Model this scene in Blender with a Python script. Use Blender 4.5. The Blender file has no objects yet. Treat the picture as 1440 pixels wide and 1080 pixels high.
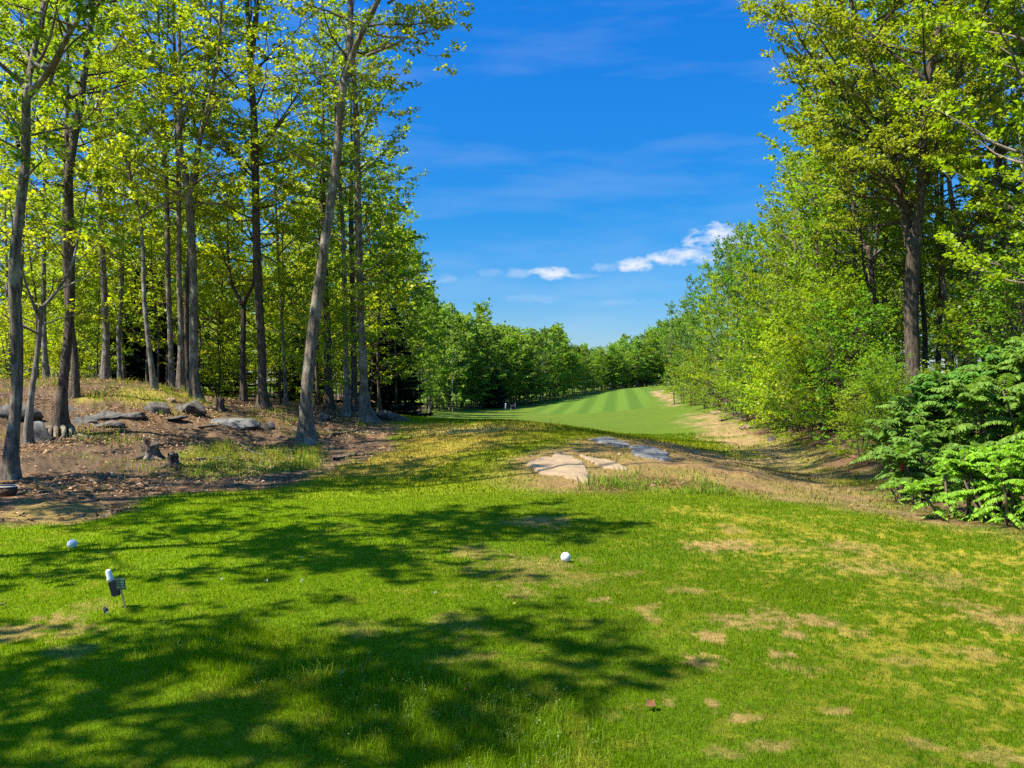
import bpy, math, random
import numpy as np

C = bpy.data.collections.new("place"); bpy.context.scene.collection.children.link(C)
sc = bpy.context.scene
F = 1198.0; EYE = 1.7

# ---------------------------------------------------------------- noise
def _h(ix, iy, s):
    n = (ix.astype(np.int64)*374761393 + iy.astype(np.int64)*668265263 + s*974711) & 0xffffffff
    n = ((n ^ (n >> 13))*1274126177) & 0xffffffff
    n = ((n ^ (n >> 15))*2246822519) & 0xffffffff
    return ((n ^ (n >> 16)) & 0xffff)/65535.0
def vn(x, y, s=0):
    x = np.asarray(x, float); y = np.asarray(y, float)
    ix = np.floor(x); iy = np.floor(y); fx = x-ix; fy = y-iy
    fx = fx*fx*(3-2*fx); fy = fy*fy*(3-2*fy)
    a = _h(ix, iy, s); b = _h(ix+1, iy, s); c = _h(ix, iy+1, s); d = _h(ix+1, iy+1, s)
    return (a*(1-fx)+b*fx)*(1-fy)+(c*(1-fx)+d*fx)*fy
def fbm(x, y, s=0, o=4):
    t = 0; a = 1; n = 0
    for i in range(o):
        t = t+a*vn(x*2**i+i*17.3, y*2**i-i*9.1, s+i); n += a; a *= .5
    return t/n
def ss(a, b, x):
    t = np.clip((x-a)/(b-a), 0, 1); return t*t*(3-2*t)

# ---------------------------------------------------------------- terrain height
CP = []
for d in (2.5, 5, 7.5):
    for p in (-500, 0, 400, 720, 1100, 1440, 1900): CP.append((p, d, 0))
for p in (-250, 100, 400, 720, 1000, 1250, 1440): CP.append((p, 9.5, 0))
CP.append((1800, 9.5, .4)); CP.append((-500, 9.5, .1))
for p in (0, 250, 500, 720, 950, 1200): CP.append((p, 11.5, 0))
CP.append((1420, 11.5, .12))
for d, L in ((14, ((-300, .3), (20, .02), (200, .0), (400, 0), (600, .02), (750, .12), (850, .15), (950, .12), (1050, .07), (1200, -.08), (1330, .05), (1500, .5))),
             (17, ((-200, .5), (80, .3), (250, .15), (450, .02), (600, .1), (750, .36), (850, .36), (950, .30), (1050, .10), (1150, -.16), (1260, .1), (1400, .7), (1600, .9))),
             (21, ((-200, .9), (60, .75), (150, .8), (250, .55), (350, .3), (432, .2), (550, .25), (700, .47), (800, .47), (900, .24), (1000, -.2), (1100, -.45), (1180, -.1), (1283, 1.0), (1500, 1.2))),
             (25, ((-150, 1.7), (0, 1.7), (100, 1.75), (200, 1.65), (280, 1.2), (370, .75), (450, .5), (550, .35), (700, .54), (800, .42), (900, .1), (1000, -.3), (1080, -.3), (1160, .1), (1260, 1.0), (1500, 1.4))),
             (33, ((-100, 1.6), (0, 1.6), (150, 1.5), (300, 1.1), (420, .8), (510, .65), (575, .4), (700, .28), (850, -.2), (1000, -.5), (1080, -.35), (1150, .3), (1300, 1.2), (1500, 1.3))),
             (45, ((-100, 1.2), (100, 1.2), (300, 1.), (500, .5), (580, -.1), (700, -.5), (850, -.8), (1000, -.4), (1050, 0.), (1150, .8), (1400, 1.2))),
             (65, ((0, 1.), (300, .8), (500, .2), (580, -.7), (720, -1.1), (880, -1.), (960, -.4), (1010, .2), (1200, 1.))),
             (100, ((0, 1.), (400, .3), (560, -.8), (650, -1.2), (740, -1.2), (800, -.9), (880, -.3), (930, .2), (960, .6), (1200, 1.2))),
             (125, ((0, 1.), (500, 0), (700, -1.), (800, -.35), (850, .1), (900, .6), (960, 1.2), (1200, 1.4))),
             (155, ((0, 1.), (500, 0), (650, -.6), (750, .0), (850, .5), (910, 1.15), (1000, 1.6), (1300, 1.8))),
             (220, ((0, 1.), (500, .8), (750, .8), (910, 1.3), (1300, 1.6)))):
    for p, z in L: CP.append((p, d, z))
CP = np.array(CP, float)
_th = np.arctan2((CP[:, 0]-720)/F, 1.0)*3.0
_ld = np.log(CP[:, 1]*np.sqrt(1+((CP[:, 0]-720)/F)**2))
CQ = np.stack([_th, _ld], 1)
def _phi(r2): return .5*r2*np.log(r2+1e-9)
_n = len(CQ)
_K = _phi(((CQ[:, None]-CQ[None])**2).sum(2))+np.eye(_n)*.002
_P = np.hstack([np.ones((_n, 1)), CQ])
_A = np.block([[_K, _P], [_P.T, np.zeros((3, 3))]])
_W = np.linalg.solve(_A, np.concatenate([CP[:, 2], np.zeros(3)]))
def H0(x, y):
    x = np.asarray(x, float); y = np.asarray(y, float); shp = x.shape
    x = x.ravel(); y = y.ravel(); out = np.empty(len(x))
    for i in range(0, len(x), 20000):
        xx = x[i:i+20000]; yy = y[i:i+20000]
        th = np.clip(np.arctan2(xx, yy), -.75, .75)*3.0
        ld = np.clip(np.log(np.hypot(xx, yy)+1e-6), math.log(2.6), math.log(235))
        q = np.stack([th, ld], 1)
        r2 = ((q[:, None]-CQ[None])**2).sum(2)
        out[i:i+20000] = _phi(r2)@_W[:_n]+_W[_n]+q@_W[_n+1:]
    return out.reshape(shp)

def poly_sd(x, y, poly):
    """signed distance, positive inside"""
    x = np.asarray(x, float); y = np.asarray(y, float)
    d = np.full(x.shape, 1e9); ins = np.zeros(x.shape, bool); n = len(poly)
    for i in range(n):
        ax, ay = poly[i]; bx, by = poly[(i+1) % n]
        ex, ey = bx-ax, by-ay; L = ex*ex+ey*ey+1e-9
        t = np.clip(((x-ax)*ex+(y-ay)*ey)/L, 0, 1)
        d = np.minimum(d, np.hypot(x-ax-t*ex, y-ay-t*ey))
        c = ((ay > y) != (by > y)) & (x < (bx-ax)*(y-ay)/((by-ay) if by != ay else 1e-9)+ax)
        ins ^= c
    return np.where(ins, d, -d)
_rd = np.concatenate([np.linspace(2.5, 30, 900), np.linspace(30, 240, 1400)[1:]])
def GP(px, py):
    """ground point seen along the line of sight of a measured spot"""
    x = (px-720)/F*_rd; z = EYE-(py-540)/F*_rd
    h = H0(x, _rd)
    k = np.argmax(h >= z)
    if h[k] < z[k]: k = len(_rd)-1
    return (x[k], _rd[k])
def WP(pts): return [GP(*p) for p in pts]

R_LEFT = WP([(-80, 760), (0, 742), (90, 735), (150, 726), (200, 702), (300, 692), (400, 684), (455, 662), (500, 646), (545, 634), (562, 606), (578, 586)])+[(-5, 45), (-8, 70), (-10, 100), (-22, 125), (-90, 160), (-110, 20), (-30, 9), (-9.5, 8.0)]
R_SAND = WP([(-20, 735), (40, 706), (140, 709), (158, 723), (100, 739)])
R_LTUFT = WP([(250, 668), (268, 640), (330, 628), (420, 632), (455, 628), (450, 655), (380, 668), (300, 680)])
R_LTOP = WP([(110, 556), (200, 546), (260, 552), (285, 566), (230, 564), (150, 562)])
R_TAN = WP([(450, 668), (520, 640), (560, 612), (580, 596), (720, 597), (830, 604), (720, 622), (640, 640), (540, 668)])
R_HUMP = WP([(690, 660), (726, 647), (772, 634), (845, 617), (945, 623), (1060, 652), (1150, 676), (1250, 703), (1330, 735), (1250, 724), (1120, 704), (1000, 686), (900, 690), (800, 690), (730, 684)])
R_RIGHT = WP([(968, 582), (1008, 579), (1060, 600), (1130, 622), (1200, 672), (1300, 722), (1445, 752), (1330, 735), (1240, 705), (1150, 678), (1060, 650), (1010, 622), (984, 600)])
R_RWOOD = WP([(1010, 576), (1050, 598), (1120, 616), (1190, 664), (1300, 722), (1440, 752)])+[(8, 8.6), (14, 6), (60, 10), (90, 150), (40, 170), (28, 110), (16.5, 70)]
R_FCLEAR = WP([(918, 550), (932, 549), (946, 556), (950, 572), (934, 563)])
R_CRESTPALE = WP([(600, 606), (650, 602), (720, 604), (690, 609), (620, 612)])
R_ROUGH = WP([(215, 905), (330, 880), (450, 905), (610, 950), (740, 985), (850, 1035), (900, 1100), (620, 1130), (420, 1010), (300, 965), (210, 950)])
R_ROCKGR = WP([(820, 690), (850, 672), (905, 668), (960, 676), (1040, 690), (1010, 702), (900, 700)])
R_FAIR = WP([(640, 577), (760, 573), (870, 549), (930, 545), (918, 552), (945, 580), (900, 588), (700, 582)])
R_STRIPE = WP([(742, 576), (800, 561), (860, 549), (908, 544.6), (915, 552), (908, 574), (830, 581), (760, 582)])
PATCH = [(1017, 768, 46, 7, 1), (845, 845, 13, 5, .9), (925, 855, 20, 7, .8), (912, 862, 12, 9, .6), (962, 830, 22, 5, .7), (1000, 893, 14, 8, 1), (1060, 873, 42, 11, .8), (1095, 868, 20, 12, .8), (1152, 873, 24, 7, 1), (1120, 893, 17, 6, .9),
         (990, 930, 26, 9, 1), (1097, 919, 15, 7, 1), (1000, 992, 8, 9, .9), (1032, 1012, 8, 7, .9), (1060, 1016, 14, 5, .7), (940, 986, 9, 8, .6), (800, 815, 40, 9, .35), (735, 800, 62, 18, .55), (760, 735, 36, 7, .9), (665, 775, 30, 7, .55), (735, 834, 28, 6, .5),
         (880, 808, 18, 4, .5), (860, 1010, 10, 5, .4), (1030, 745, 14, 6, .7), (1180, 797, 20, 6, .55), (1120, 775, 20, 5, .6), (1250, 800, 40, 10, .6), (1330, 815, 40, 10, .55), (1410, 872, 40, 14, .75), (1340, 850, 30, 7, .5), (1190, 770, 40, 8, .55),
         (1370, 920, 30, 8, .5), (1180, 1005, 18, 8, .7), (1080, 1050, 30, 8, .6), (1300, 1050, 25, 8, .55), (1400, 1070, 30, 10, .6), (1120, 940, 25, 8, .4), (1210, 890, 25, 6, .45), (1270, 930, 25, 7, .4), (640, 880, 36, 12, .35), (500, 885, 40, 9, .3), (650, 925, 40, 12, .35),
         (50, 884, 46, 12, .9), (100, 888, 30, 8, .6), (18, 895, 25, 8, .7), (125, 855, 25, 8, .4), (1020, 1062, 20, 6, .5), (820, 790, 16, 4, .3)]
_PW = []
for (px, py, rx, ry, s) in PATCH:
    cx, cy = GP(px, py); x1, _ = GP(px+rx, py); _, y1 = GP(px, py-ry)
    _PW.append((cx, cy, abs(x1-cx), max(.05, abs(y1-cy)), s))
BARE = [(95, 917, 42, 12)]
_BW = []
for (px, py, rx, ry) in BARE:
    cx, cy = GP(px, py); x1, _ = GP(px+rx, py); _, y1 = GP(px, py-ry); _BW.append((cx, cy, x1-cx, abs(y1-cy)))
STREAK = [WP([(960, 716), (1040, 728), (1130, 742), (1230, 772), (1340, 812), (1460, 858)]), WP([(1000, 740), (1100, 765), (1200, 790), (1300, 838)])]

def fields(x, y):
    """returns colour (n,3), grass cover, rough (0..1), dry (0..1), left-litter mask, dirt mask"""
    d = np.hypot(x, y)
    n1 = fbm(x*1.3, y*1.3, 5)-.5; n2 = fbm(x*.35, y*.35, 11)-.5; n3 = fbm(x*6, y*6, 23)-.5; n4 = fbm(x*18, y*18, 31, 2)-.5
    wob = n1*.9+n3*.35
    def M(poly, soft, amp=1.0): return ss(-soft, soft, poly_sd(x, y, poly)+wob*amp*np.clip(d/14, .6, 3))
    dirtL = M(R_LEFT, .25); dirtH = M(R_HUMP, .6, .8)*np.clip(.88+.7*n1, .45, 1); dirtR = M(R_RIGHT, .9, 1.3)*np.clip(.8+.9*n2+.5*n1, .35, 1); wood = M(R_RWOOD, .5); fc = M(R_FCLEAR, .8)
    tan = M(R_TAN, .9, 1.2); tuft = M(R_LTUFT, .3, 1.0); top = M(R_LTOP, .5, 1.4); sand = M(R_SAND, .15, .5); pale = M(R_CRESTPALE, .5, .5)
    rough = M(R_ROUGH, .3, .5); rg = M(R_ROCKGR, .2, .6); fair = ss(30, 45, y)
    dry = np.zeros_like(x)
    for (cx, cy, rx, ry, s) in _PW:
        q = ((x-cx)/rx)**2+((y-cy)/ry)**2
        near = q < 9
        if near.any(): dry[near] = np.maximum(dry[near], s*ss(-.6, .8, .66-q[near]*.55+n3[near]*1.7+n4[near]*2.6))
    scar = dry.copy(); dry = np.zeros_like(x)
    for pl in STREAK:
        dd = np.full(x.shape, 1e9)
        for (ax, ay), (bx, by) in zip(pl[:-1], pl[1:]):
            ex, ey = bx-ax, by-ay; t = np.clip(((x-ax)*ex+(y-ay)*ey)/(ex*ex+ey*ey), 0, 1)
            dd = np.minimum(dd, np.hypot(x-ax-t*ex, y-ay-t*ey))
        dry = np.maximum(dry, .85*ss(-.2, .6, .42-dd*1.3+n1*.8+n3*1.0+n4*1.8))
    # mottled dry turf on the right-hand part of the tee
    rightness = ss(.3, 3.5, x+.12*(y-6))*ss(13, 9, y)
    dry = np.maximum(dry, rightness*.95*ss(.0, .28, n3*.75+n1*.55+n4*1.0-.03+.12*ss(6.5, 4.5, y)*ss(.5, 2, x)+.06*ss(1.5, 4, x)))
    dry = np.maximum(dry, .35*ss(.1, .3, n3+n1*.4)*ss(13, 10, y))
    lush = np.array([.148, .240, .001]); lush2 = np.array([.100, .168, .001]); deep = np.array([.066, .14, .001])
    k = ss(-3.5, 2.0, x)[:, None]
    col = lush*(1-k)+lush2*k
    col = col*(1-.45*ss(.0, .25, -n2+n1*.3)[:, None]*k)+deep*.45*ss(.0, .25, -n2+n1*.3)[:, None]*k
    mid = (ss(11, 15, y)*ss(38, 26, y))[:, None]
    col = col*(1-mid*.6)+np.array([.175, .175, .008])*mid*.6
    # fairway with mowing stripes
    u = x-.125*y
    st = ss(-.5, .5, np.sin(u/2.65*math.pi*1.0*2+.6)); ms = M(R_STRIPE, 1.2, .4)
    fcol = np.array([.074, .114, .008])[None]*(1+.18*n2[:, None])
    fcol = fcol*(1-ms[:, None])+ms[:, None]*(np.array([.053, .102, .007])*(1-st[:, None])+np.array([.080, .138, .012])*st[:, None])
    col = col*(1-fair[:, None])+fcol*fair[:, None]
    def mix(c, m): return col*(1-m[:, None])+np.asarray(c)*m[:, None]
    col = mix([.29, .215, .04], np.clip(tan*(.8+.9*n1), 0, 1)*.95)
    yc = np.array([.30, .255, .025])*(1+.35*n4[:, None]); col = col*(1-dry[:, None])+yc*dry[:, None]
    dryc = np.array([.33, .225, .072])*(1+.35*n4[:, None]); col = col*(1-scar[:, None])+dryc*scar[:, None]; dry = np.maximum(dry, scar)
    litter = np.array([.092, .060, .036])*(1+1.0*n3[:, None]+.8*n4[:, None])
    litter = litter*(1-ss(-.05, .2, n1+n2)[:, None]*.6)+np.array([.17, .095, .045])*(ss(-.05, .2, n1+n2)[:, None]*.6)
    litter *= (1+.6*n4[:, None])
    dirt = np.array([.245, .158, .075])*(1+.5*n3[:, None]+.5*n4[:, None]+.5*n1[:, None])
    dirtd = np.array([.195, .122, .05])*(1+.6*n3[:, None]+.6*n4[:, None])
    col = col*(1-dirtR[:, None]*.92)+dirt*dirtR[:, None]*.92
    hm = ss(7.5, 3.5, x)[:, None]
    col = col*(1-dirtH[:, None])+(dirtd*hm+dirt*.85*(1-hm))*dirtH[:, None]
    col = col*(1-fc[:, None])+dirt*fc[:, None]
    col = col*(1-dirtL[:, None])+litter*dirtL[:, None]
    col = col*(1-wood[:, None])+litter*.8*wood[:, None]
    col = mix([.20, .14, .045], sand)
    col = mix([.46, .34, .17], pale*.35)
    col = mix([.21, .25, .03], np.clip(tuft*(.75+n1), 0, 1)); col = mix([.26, .22, .04], np.clip(top*(.6+1.4*n1), 0, 1))
    bare = np.zeros_like(x)
    for (cx, cy, rx, ry) in _BW: bare = np.maximum(bare, ss(-.3, .3, .8-((x-cx)/rx)**2-((y-cy)/ry)**2+n3*1.5))
    col = mix([.13, .11, .045], bare*.5)
    dirtm = np.clip(np.maximum.reduce([dirtL, dirtH, dirtR*.93, wood, fc]), 0, 1)
    cover = np.clip(1-np.maximum.reduce([dirtL*(1-tuft)*(1-.6*top), dirtH*(1-rg), dirtR, wood, fc, sand, bare*.6]), 0, 1)
    return np.clip(col, .0008, .8), cover, rough, dry, dirtL, dirtm, np.maximum(tuft, top), rg, tan

def H(x, y):
    h = H0(x, y); d = np.hypot(x, y)
    inL = ss(-.5, 1.5, poly_sd(x, y, R_LEFT)); inH = ss(-.3, .8, poly_sd(x, y, R_HUMP))
    h = h+inL*((fbm(x*1.1, y*1.1, 71)-.5)*.22+(fbm(x*5, y*5, 75)-.5)*.07)*ss(60, 25, d)
    h = h+inH*((fbm(x*2, y*2, 77)-.5)*.10)
    return h+(fbm(x*.9, y*.9, 81)-.5)*.03*ss(2, 4, d)*ss(60, 30, d)
def H1(x, y): return float(H(np.array([x], float), np.array([y], float))[0])
def at(px, d): return ((px-720)/F*d, d)
def gp(px, py):
    x, y = GP(px, py); return (x, y, H1(x, y))

# ---------------------------------------------------------------- materials
def mat(name):
    m = bpy.data.materials.new(name); m.use_nodes = True; nt = m.node_tree
    for n in list(nt.nodes): nt.nodes.remove(n)
    out = nt.nodes.new('ShaderNodeOutputMaterial')
    return m, nt, out
def N(nt, t, **k):
    n = nt.nodes.new(t)
    for a, b in k.items():
        if a.startswith('i_'): n.inputs[a[2:].replace('_', ' ')].default_value = b
        else: setattr(n, a, b)
    return n
def ramp(nt, src, stops):
    r = nt.nodes.new('ShaderNodeValToRGB'); nt.links.new(src, r.inputs[0]); e = r.color_ramp.elements
    while len(e) < len(stops): e.new(.5)
    for i, (p, c) in enumerate(stops):
        e[i].position = p; e[i].color = (*c, 1) if len(c) == 3 else c
    return r.outputs[0]
def mixc(nt, mode, fac, a, b):
    m = nt.nodes.new('ShaderNodeMix'); m.data_type = 'RGBA'; m.blend_type = mode
    for i, v in ((0, fac), (6, a), (7, b)):
        if hasattr(v, 'links'): nt.links.new(v, m.inputs[i])
        else: m.inputs[i].default_value = v if i == 0 else ((*v, 1) if len(v) == 3 else v)
    return m.outputs[2]

def leaf_mat(name, trans=.5, warm=(1.3, 1.35, .4), rough=.45, var=.35):
    m, nt, out = mat(name)
    oi = N(nt, 'ShaderNodeObjectInfo'); ge = N(nt, 'ShaderNodeNewGeometry')
    hs = N(nt, 'ShaderNodeHueSaturation')
    mr = N(nt, 'ShaderNodeMapRange'); nt.links.new(ge.outputs['Random Per Island'], mr.inputs[0]); mr.inputs[3].default_value = 1-var; mr.inputs[4].default_value = 1+var
    nt.links.new(mr.outputs[0], hs.inputs['Value'])
    h = N(nt, 'ShaderNodeMapRange'); nt.links.new(oi.outputs['Random'], h.inputs[0]); h.inputs[3].default_value = .485; h.inputs[4].default_value = .512
    nt.links.new(h.outputs[0], hs.inputs['Hue']); nt.links.new(oi.outputs['Color'], hs.inputs['Color'])
    tr = N(nt, 'ShaderNodeBsdfTranslucent'); nt.links.new(mixc(nt, 'MULTIPLY', 1, hs.outputs[0], warm), tr.inputs[0])
    p = N(nt, 'ShaderNodeBsdfPrincipled'); nt.links.new(hs.outputs[0], p.inputs['Base Color']); p.inputs['Roughness'].default_value = rough; p.inputs['Specular IOR Level'].default_value = .18
    mx = N(nt, 'ShaderNodeMixShader'); mx.inputs[0].default_value = trans
    nt.links.new(p.outputs[0], mx.inputs[1]); nt.links.new(tr.outputs[0], mx.inputs[2]); nt.links.new(mx.outputs[0], out.inputs[0])
    return m
def bark_mat(name, dark, light, lichen=None, sc_=1.0):
    m, nt, out = mat(name)
    tc = N(nt, 'ShaderNodeTexCoord'); mp = N(nt, 'ShaderNodeMapping'); mp.inputs['Scale'].default_value = (9*sc_, 9*sc_, 1.6*sc_); nt.links.new(tc.outputs['Object'], mp.inputs[0])
    n1 = N(nt, 'ShaderNodeTexNoise'); n1.inputs['Scale'].default_value = 2.2; n1.inputs['Detail'].default_value = 8; n1.inputs['Roughness'].default_value = .7; nt.links.new(mp.outputs[0], n1.inputs[0])
    n2 = N(nt, 'ShaderNodeTexNoise'); n2.inputs['Scale'].default_value = 2.5; n2.inputs['Detail'].default_value = 4; nt.links.new(tc.outputs['Object'], n2.inputs[0])
    c = ramp(nt, n1.outputs[0], [(.36, dark), (.52, tuple(.5*(a+b) for a, b in zip(dark, light))), (.66, light)])
    if lichen: c = mixc(nt, 'MIX', ramp(nt, n2.outputs[0], [(.52, (0, 0, 0)), (.62, (.7, .7, .7))]), c, lichen)
    p = N(nt, 'ShaderNodeBsdfPrincipled'); nt.links.new(c, p.inputs['Base Color']); p.inputs['Roughness'].default_value = .9; p.inputs['Specular IOR Level'].default_value = .15
    b = N(nt, 'ShaderNodeBump'); b.inputs['Strength'].default_value = 1; b.inputs['Distance'].default_value = .07; nt.links.new(n1.outputs[0], b.inputs['Height']); nt.links.new(b.outputs[0], p.inputs['Normal'])
    nt.links.new(p.outputs[0], out.inputs[0]); return m
def plain(name, c, rough=.5, spec=.4, nscale=0, namt=.3, bump=0):
    m, nt, out = mat(name); p = N(nt, 'ShaderNodeBsdfPrincipled'); p.inputs['Roughness'].default_value = rough; p.inputs['Specular IOR Level'].default_value = spec
    p.inputs['Base Color'].default_value = (*c, 1)
    if nscale:
        tc = N(nt, 'ShaderNodeTexCoord'); n1 = N(nt, 'ShaderNodeTexNoise'); n1.inputs['Scale'].default_value = nscale; n1.inputs['Detail'].default_value = 8; n1.inputs['Roughness'].default_value = .65
        nt.links.new(tc.outputs['Object'], n1.inputs[0])
        nt.links.new(ramp(nt, n1.outputs[0], [(.3, tuple(v*(1-namt) for v in c)), (.7, tuple(min(1, v*(1+namt)) for v in c))]), p.inputs['Base Color'])
        if bump:
            b = N(nt, 'ShaderNodeBump'); b.inputs['Strength'].default_value = .7; b.inputs['Distance'].default_value = bump; nt.links.new(n1.outputs[0], b.inputs['Height']); nt.links.new(b.outputs[0], p.inputs['Normal'])
    nt.links.new(p.outputs[0], out.inputs[0]); return m
def rock_mat(name, base, dark, spot, crack=1.0):
    m, nt, out = mat(name); p = N(nt, 'ShaderNodeBsdfPrincipled'); p.inputs['Roughness'].default_value = .85
    tc = N(nt, 'ShaderNodeTexCoord')
    a = N(nt, 'ShaderNodeTexNoise'); a.inputs['Scale'].default_value = 3; a.inputs['Detail'].default_value = 9; a.inputs['Roughness'].default_value = .7; nt.links.new(tc.outputs['Object'], a.inputs[0])
    b = N(nt, 'ShaderNodeTexNoise'); b.inputs['Scale'].default_value = 14; b.inputs['Detail'].default_value = 6; nt.links.new(tc.outputs['Object'], b.inputs[0])
    c = ramp(nt, a.outputs[0], [(.3, dark), (.5, base), (.72, tuple(min(1, v*1.25) for v in base))])
    c = mixc(nt, 'MIX', ramp(nt, b.outputs[0], [(.56, (0, 0, 0)), (.66, (.6, .6, .6))]), c, spot)
    dw = mixc(nt, 'ADD', .35, tc.outputs['Object'], a.outputs['Color'])
    vo = N(nt, 'ShaderNodeTexVoronoi', feature='DISTANCE_TO_EDGE'); vo.inputs['Scale'].default_value = 1.1; nt.links.new(dw, vo.inputs['Vector'])
    c = mixc(nt, 'MULTIPLY', crack, c, ramp(nt, vo.outputs[0], [(0, (.25, .22, .2)), (.022, (.6, .58, .55)), (.04, (1, 1, 1))]))
    nt.links.new(c, p.inputs['Base Color'])
    bm = N(nt, 'ShaderNodeBump'); bm.inputs['Strength'].default_value = .6; bm.inputs['Distance'].default_value = .03; nt.links.new(a.outputs[0], bm.inputs['Height']); nt.links.new(bm.outputs[0], p.inputs['Normal'])
    nt.links.new(p.outputs[0], out.inputs[0]); return m
def tint_mat(name, attr='tint', trans=0, fine=0, rough=.8, spec=.2):
    m, nt, out = mat(name); at_ = N(nt, 'ShaderNodeAttribute', attribute_name=attr); c = at_.outputs['Color']
    p = N(nt, 'ShaderNodeBsdfPrincipled'); p.inputs['Roughness'].default_value = rough; p.inputs['Specular IOR Level'].default_value = spec
    if fine:
        tc = N(nt, 'ShaderNodeTexCoord'); n1 = N(nt, 'ShaderNodeTexNoise'); n1.inputs['Scale'].default_value = 16; n1.inputs['Detail'].default_value = 8; n1.inputs['Roughness'].default_value = .75; nt.links.new(tc.outputs['Object'], n1.inputs[0])
        n2 = N(nt, 'ShaderNodeTexNoise'); n2.inputs['Scale'].default_value = 2.2; n2.inputs['Detail'].default_value = 9; n2.inputs['Roughness'].default_value = .75; nt.links.new(tc.outputs['Object'], n2.inputs[0])
        c = mixc(nt, 'MULTIPLY', 1, c, ramp(nt, n1.outputs[0], [(.3, (.55, .55, .55)), (.5, (1, 1, 1)), (.7, (1.5, 1.45, 1.4))]))
        c = mixc(nt, 'MULTIPLY', 1, c, ramp(nt, n2.outputs[0], [(.3, (.75, .78, .75)), (.7, (1.22, 1.18, 1.1))]))
        b = N(nt, 'ShaderNodeBump'); b.inputs['Strength'].default_value = .8; b.inputs['Distance'].default_value = .04; nt.links.new(n1.outputs[0], b.inputs['Height']); nt.links.new(b.outputs[0], p.inputs['Normal'])
    nt.links.new(c, p.inputs['Base Color'])
    if trans:
        tr = N(nt, 'ShaderNodeBsdfTranslucent'); nt.links.new(mixc(nt, 'MULTIPLY', 1, c, (1.3, 1.2, .8)), tr.inputs[0])
        mx = N(nt, 'ShaderNodeMixShader'); mx.inputs[0].default_value = trans; nt.links.new(p.outputs[0], mx.inputs[1]); nt.links.new(tr.outputs[0], mx.inputs[2]); nt.links.new(mx.outputs[0], out.inputs[0])
    else: nt.links.new(p.outputs[0], out.inputs[0])
    return m

M_LEAF = leaf_mat('leaf'); M_SUMAC = leaf_mat('sumac_leaf', .4, (1.3, 1.3, .6), .55, .35); M_NEEDLE = leaf_mat('needle', .1, (1, 1, .8), .6, .3)
M_BARKG = bark_mat('bark_grey', (.055, .044, .032), (.28, .225, .165), (.33, .30, .23))
M_BARKB = bark_mat('bark_brown', (.03, .023, .017), (.17, .13, .095))
M_BARKP = bark_mat('bark_pale', (.07, .06, .045), (.30, .27, .21), (.36, .34, .29))
M_GROUND = tint_mat('ground', fine=1, rough=.95, spec=.1)
M_GRASS = tint_mat('grass_blade', trans=.42, rough=.7, spec=.0)
M_LITTER = tint_mat('litter', trans=.1, rough=.8)
M_ROCKP = rock_mat('rock_pale', (.235, .165, .085), (.165, .11, .055), (.27, .20, .12), .22)
M_ROCKB = rock_mat('rock_blue', (.115, .11, .096), (.045, .042, .036), (.18, .168, .135), .7)
M_ROCKG = rock_mat('rock_grey', (.08, .068, .052), (.03, .026, .02), (.145, .13, .10))
M_ROCKD = rock_mat('rock_dark', (.07, .062, .05), (.025, .022, .018), (.14, .13, .10))
M_WOOD = bark_mat('dead_wood', (.035, .026, .02), (.23, .18, .13), (.33, .28, .22))

# ---------------------------------------------------------------- mesh helpers
def mk(name, V, faces, m, parent=None, tint=None, smooth=False, dom='POINT'):
    """faces: list of (k, int array n*k)"""
    me = bpy.data.meshes.new(name); V = np.asarray(V, np.float32)
    me.vertices.add(len(V)); me.vertices.foreach_set('co', V.ravel())
    idx = np.concatenate([f.ravel() for k, f in faces if len(f)]).astype(np.int32)
    tot = np.concatenate([np.full(len(f), k) for k, f in faces if len(f)]).astype(np.int32)
    st = np.concatenate([[0], np.cumsum(tot)[:-1]]).astype(np.int32)
    me.loops.add(len(idx)); me.loops.foreach_set('vertex_index', idx)
    me.polygons.add(len(tot)); me.polygons.foreach_set('loop_start', st); me.polygons.foreach_set('loop_total', tot)
    if smooth: me.polygons.foreach_set('use_smooth', np.ones(len(tot), bool))
    if tint is not None:
        a = me.color_attributes.new('tint', 'FLOAT_COLOR', 'POINT')
        a.data.foreach_set('color', np.hstack([tint, np.ones((len(tint), 1))]).astype(np.float32).ravel())
    me.update(calc_edges=True); me.materials.append(m)
    o = bpy.data.objects.new(name, me); C.objects.link(o)
    if parent: o.parent = parent
    return o
def tag(o, label=None, cat=None, group=None, kind=None):
    if label: o['label'] = label
    if cat: o['category'] = cat
    if group: o['group'] = group
    if kind: o['kind'] = kind
    return o
def empty(name, loc, label, cat, group=None, rz=0, s=1.0):
    o = bpy.data.objects.new(name, None); C.objects.link(o); o.location = loc; o.rotation_euler.z = rz; o.scale = (s, s, s); o.empty_display_size = .2
    return tag(o, label, cat, group)
def dup(root, loc, rz, s, label, group, colour=None):
    r = root.copy(); C.objects.link(r); r.location = loc; r.rotation_euler = (0, 0, rz); r.scale = s if hasattr(s, '__len__') else (s, s, s)
    r['label'] = label
    if group: r['group'] = group
    elif 'group' in r: del r['group']
    for ch in list(root.children):
        c = ch.copy(); C.objects.link(c); c.parent = r
        if colour is not None and c.name.split('.')[0] in ('crown', 'fronds'): c.color = (*colour, 1)
    return r
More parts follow.
